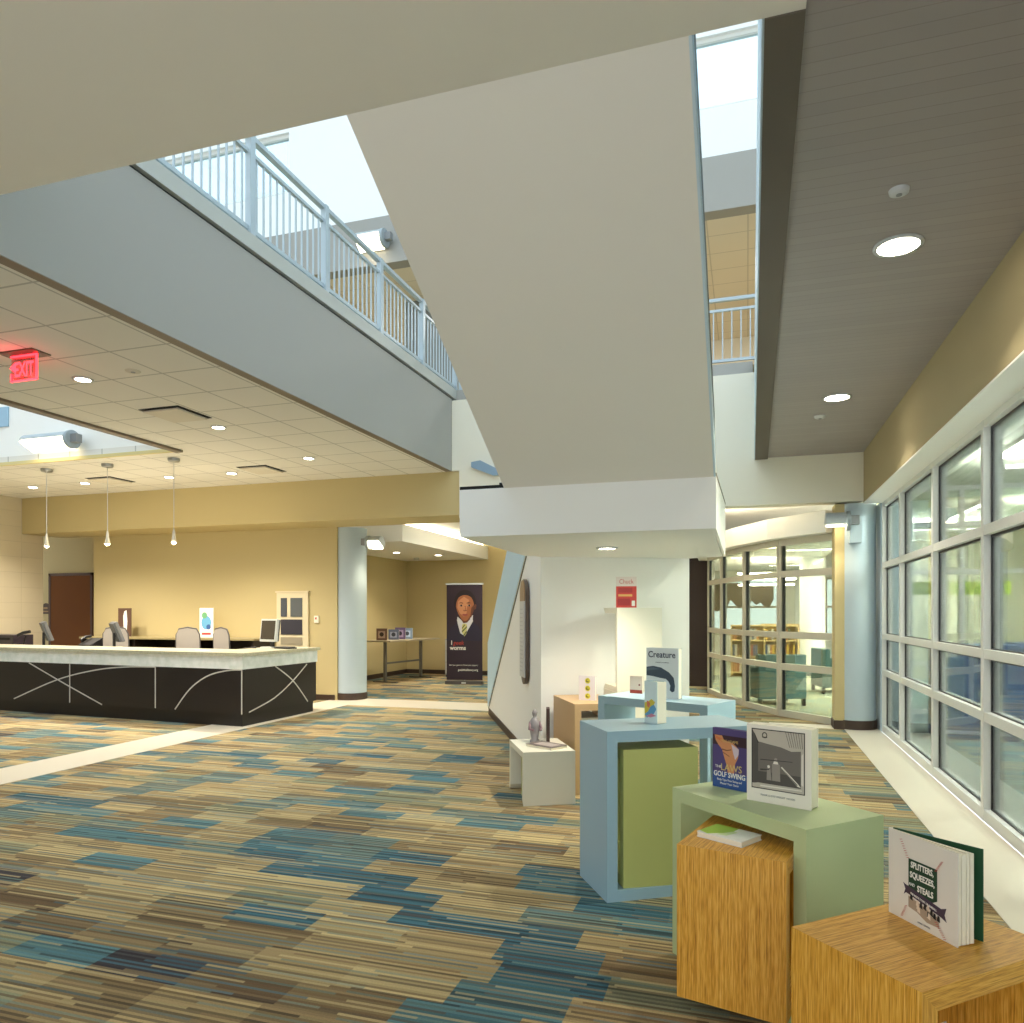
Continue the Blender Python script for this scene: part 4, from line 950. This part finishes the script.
# wall floodlights
HOUS = mat('grey lamp housing', (176, 184, 188), .5)
def flood(name, label, loc, rotz, L=.5, r=.16, power=40, tilt=35, boxed=None, lit=True):
    """half round housing along local x, lens facing down and forward (-y)"""
    t = thing(name, label, 'wall lamp', loc, rotz)
    pts = [(r*math.cos(R(a)), r*math.sin(R(a))) for a in range(-10, 200, 15)]
    ca, sa = math.cos(R(tilt)), math.sin(R(tilt))
    def rt(y, z): return (y*ca-z*sa, y*sa+z*ca)
    prof = [rt(p[0], p[1]) for p in pts]
    MB().extr([(-L/2, y, z) for y, z in prof], (L, 0, 0)).build('housing', HOUS, t, bevel=.01)
    q = [rt(-r*.9, -.034), rt(r*.9, -.034), rt(r*.9, -.05), rt(-r*.9, -.05)]
    if lit: MB().extr([(-L/2+.02, y, z) for y, z in q], (L-.04, 0, 0)).build('lens', LENSB, t)
    MB().cyl((L/2, 0, .02), r*.95, .05, 28, 'X').build('end_disc', mat('grey lamp end', (156, 166, 172), .5), t)
    MB().box(L/2+.05, L/2+.16, -.05, .05, -.03, .09).build('mount', GREY, t)
    if power:
        d = Vector((0, math.sin(R(-tilt)) * -1, -math.cos(R(tilt))))
        lamp('SPOT', Vector(loc)+Vector((0, -.1 if rotz == 0 else .1, -.2)), power, (1, .86, .6), .1, 140, .9)
    return t
flood('wall_floodlight', 'long grey floodlight on the white light well wall', (-9.75, 8.24, 4.09), 0, .84, .14, 5, -26)
# column lamps
cl = flood('column_floodlight', 'grey floodlight glowing beside the left blue column', (-6.40, 11.98, 2.86), R(180), .24, .13, 14, 30)
cr = flood('column_floodlight', 'grey floodlight glowing left of the right blue column', (1.14, 10.86, 2.82), 0, .26, .14, 8, 8)
tag(MB().box(1.32, 1.47, 10.9, 11.05, 2.55, 2.99).build('junction_box', COLUMNBLUE), 'pale blue box mounted on the right column beside its floodlight', 'junction box')
tag(MB().extr([(-4.15, 10.9, 3.98), (-4.0, 10.9, 4.0), (-3.66, 10.9, 3.82), (-3.68, 10.9, 3.76), (-3.78, 10.9, 3.75), (-4.15, 10.9, 3.90)], (0, .07, 0)).build('wall_uplight', mat('steel blue lamp', (140, 164, 184), .4, .3)), 'steel blue uplight on the white wall beside the stair soffit', 'wall lamp')
tag(MB().box(-3.7, -3.2, 10.955, 10.97, 3.6, 3.64).build('slot_air_vent', BLACKG), 'dark slot air diffuser on the white wall beside the stair', 'air diffuser')
uf = flood('upper_floodlight', 'bright floodlight behind the balcony railing upstairs', (-6.15, 11.29, 7.95), 0, .5, .16, 12, -35)
tag(MB().box(-10.98, -10.75, 8.395, 8.419, 4.45, 4.75).build('air_grille', mat('blue grille', (150, 184, 206), .5)), 'small blue grille on the white light well wall', 'grille')

# ------------------------------------------------------------------ children's room furniture
def armchair(label, loc, rotz):
    t = thing('armchair', label, 'armchair', loc, rotz, 'teal armchairs in the childrens room')
    TL = mat('teal upholstery', (74, 108, 108), .7)
    MB().box(-.3, .3, -.35, .3, .12, .42).build('seat', TL, t, bevel=.02)
    MB().box(-.42, .42, .3, .46, .12, .88).build('backrest', TL, t, bevel=.02)
    for s in (-1, 1): MB().box(min(s*.3, s*.42), max(s*.3, s*.42), -.38, .3, .12, .66).build('armrest', TL, t, bevel=.02)
    for x in (-.38, .38):
        for y in (-.33, .42): MB().box(x-.03, x+.03, y-.03, y+.03, 0, .12).build('leg', BLACK, t)
    return t
a0 = armchair('teal armchair just behind the curved glazing, seen from the back', (.42, 13.9, 0.004), R(200))
dup(a0, 'teal armchair partly hidden by the yellow wall stub', (1.78, 16.2, 0.004), R(100))
def shelf(label, loc, rotz, W, seed):
    t = thing('bookshelf', label, 'bookshelf', loc, rotz, 'low bookshelves in the childrens room')
    C = mat('shelf maple', (222, 190, 130), .5)
    for x in (0, W/2-.015, W-.03): MB().box(x, x+.03, 0, .3, 0, 1.3).build('upright', C, t)
    for z in (.1, .5, .9, 1.27): MB().box(.0, W, 0.002, .298, z, z+.03).build('shelf_board', C, t)
    MB().box(0, W, .3, .315, 0, 1.3).build('back_panel', C, t)
    return t
cols = [(150, 70, 50), (200, 160, 60), (90, 110, 80), (120, 90, 70), (210, 200, 180), (60, 80, 110), (180, 120, 70)]
proto = [None]*7
names = ['rust', 'mustard', 'sage', 'brown', 'cream', 'navy', 'orange']
for si, (x, y, rz, W, lab) in enumerate(((-.4, 19.3, 0, 1.6, 'low maple bookshelf left of the white column behind the glazing'), (.35, 21.6, 0, 1.1, 'low maple bookshelf directly behind the white column'), (2.1, 20.4, 0, 1.4, 'low maple bookshelf right of the white column'))):
    shelf(lab, (x, y, .0), R(rz), W, si)
    rb = random.Random(si)
    for lv, z in enumerate((.13, .53, .93)):
        xx = .05
        while xx < W-.12:
            if W/2-.075 < xx < W/2+.02: xx = W/2+.03
            k = rb.randrange(7); tck = .05; hh = 1.0
            if proto[k] is None:
                o = tag(MB().box(0, .045, 0, .2, 0, .28).build('book', mat('shelf book %d' % k, cols[k], .6)), '', 'book'); proto[k] = o
            else:
                o = proto[k].copy(); COL.objects.link(o)
            o.location = (x+xx, y+.03, z+.0005)
            o['label'] = '%s book among others on the %s shelf of the %s' % (names[k], ('bottom', 'middle', 'top')[lv], ('bookshelf left of the white column', 'bookshelf behind the white column', 'bookshelf right of the column')[si])
            o['group'] = '%s books on the %s shelf, %s' % (names[k], ('bottom', 'middle', 'top')[lv], ('left bookshelf', 'centre bookshelf', 'right bookshelf')[si])
            xx += tck+rb.choice((.002, .004, .09))
# hanging tree canopy decoration near the bright window
cn = thing('leaf_canopy', 'dark jagged leaf canopy decoration hanging before the bright back window', 'canopy', (-.3, 22.5, 2.05))
m = MB(); rr = random.Random(5); top = []; bot = []
for i in range(17):
    x = -.9+i*.12; bot.append((x, 0, -.05-rr.random()*.28*(1+.6*(abs(i-8)/8)))); top.append((x, 0, .42))
m.extr(bot+top[::-1], (0, .25, 0)); m.build('leaf_body', mat('dark leaf felt', (62, 56, 46), .8), cn)
MB().box(-.9, -.88, .1, .12, .42, 1.0).box(1.0, 1.02, .1, .12, .42, 1.0).build('hangers', STEEL, cn)
for k in range(3):
    o = tag(MB().box(-.75, .75, -.05, .05, 0, .05).build('hanging_linear_lamp', LENS, loc=(.5, 20.6-k*.1+k*.9, 2.62-k*.12)), ['upper linear lamp seen through the curved glazing', 'middle linear lamp seen through the curved glazing', 'lower linear lamp seen through the curved glazing'][k], 'linear lamp', 'linear lamps in the childrens room')
    MB().box(-.6, -.59, -.005, .005, .05, 3.03-(2.62-k*.12)).box(.59, .6, -.005, .005, .05, 3.03-(2.62-k*.12)).build('suspension', STEEL, o)

# ------------------------------------------------------------------ behind the viewer: left wing walled off, the rest left open for sky fill
struct(MB().box(-15, -4.7, -3.2, -3, 0, ZC).build('wall_front_blocker', YELLOW))  # unseen wall added to cut the sky light and darken the left wing
struct(MB().box(-15.6, -15.5, -3.2, 11, 0, ZC).build('wall_left_outer', YELLOW))
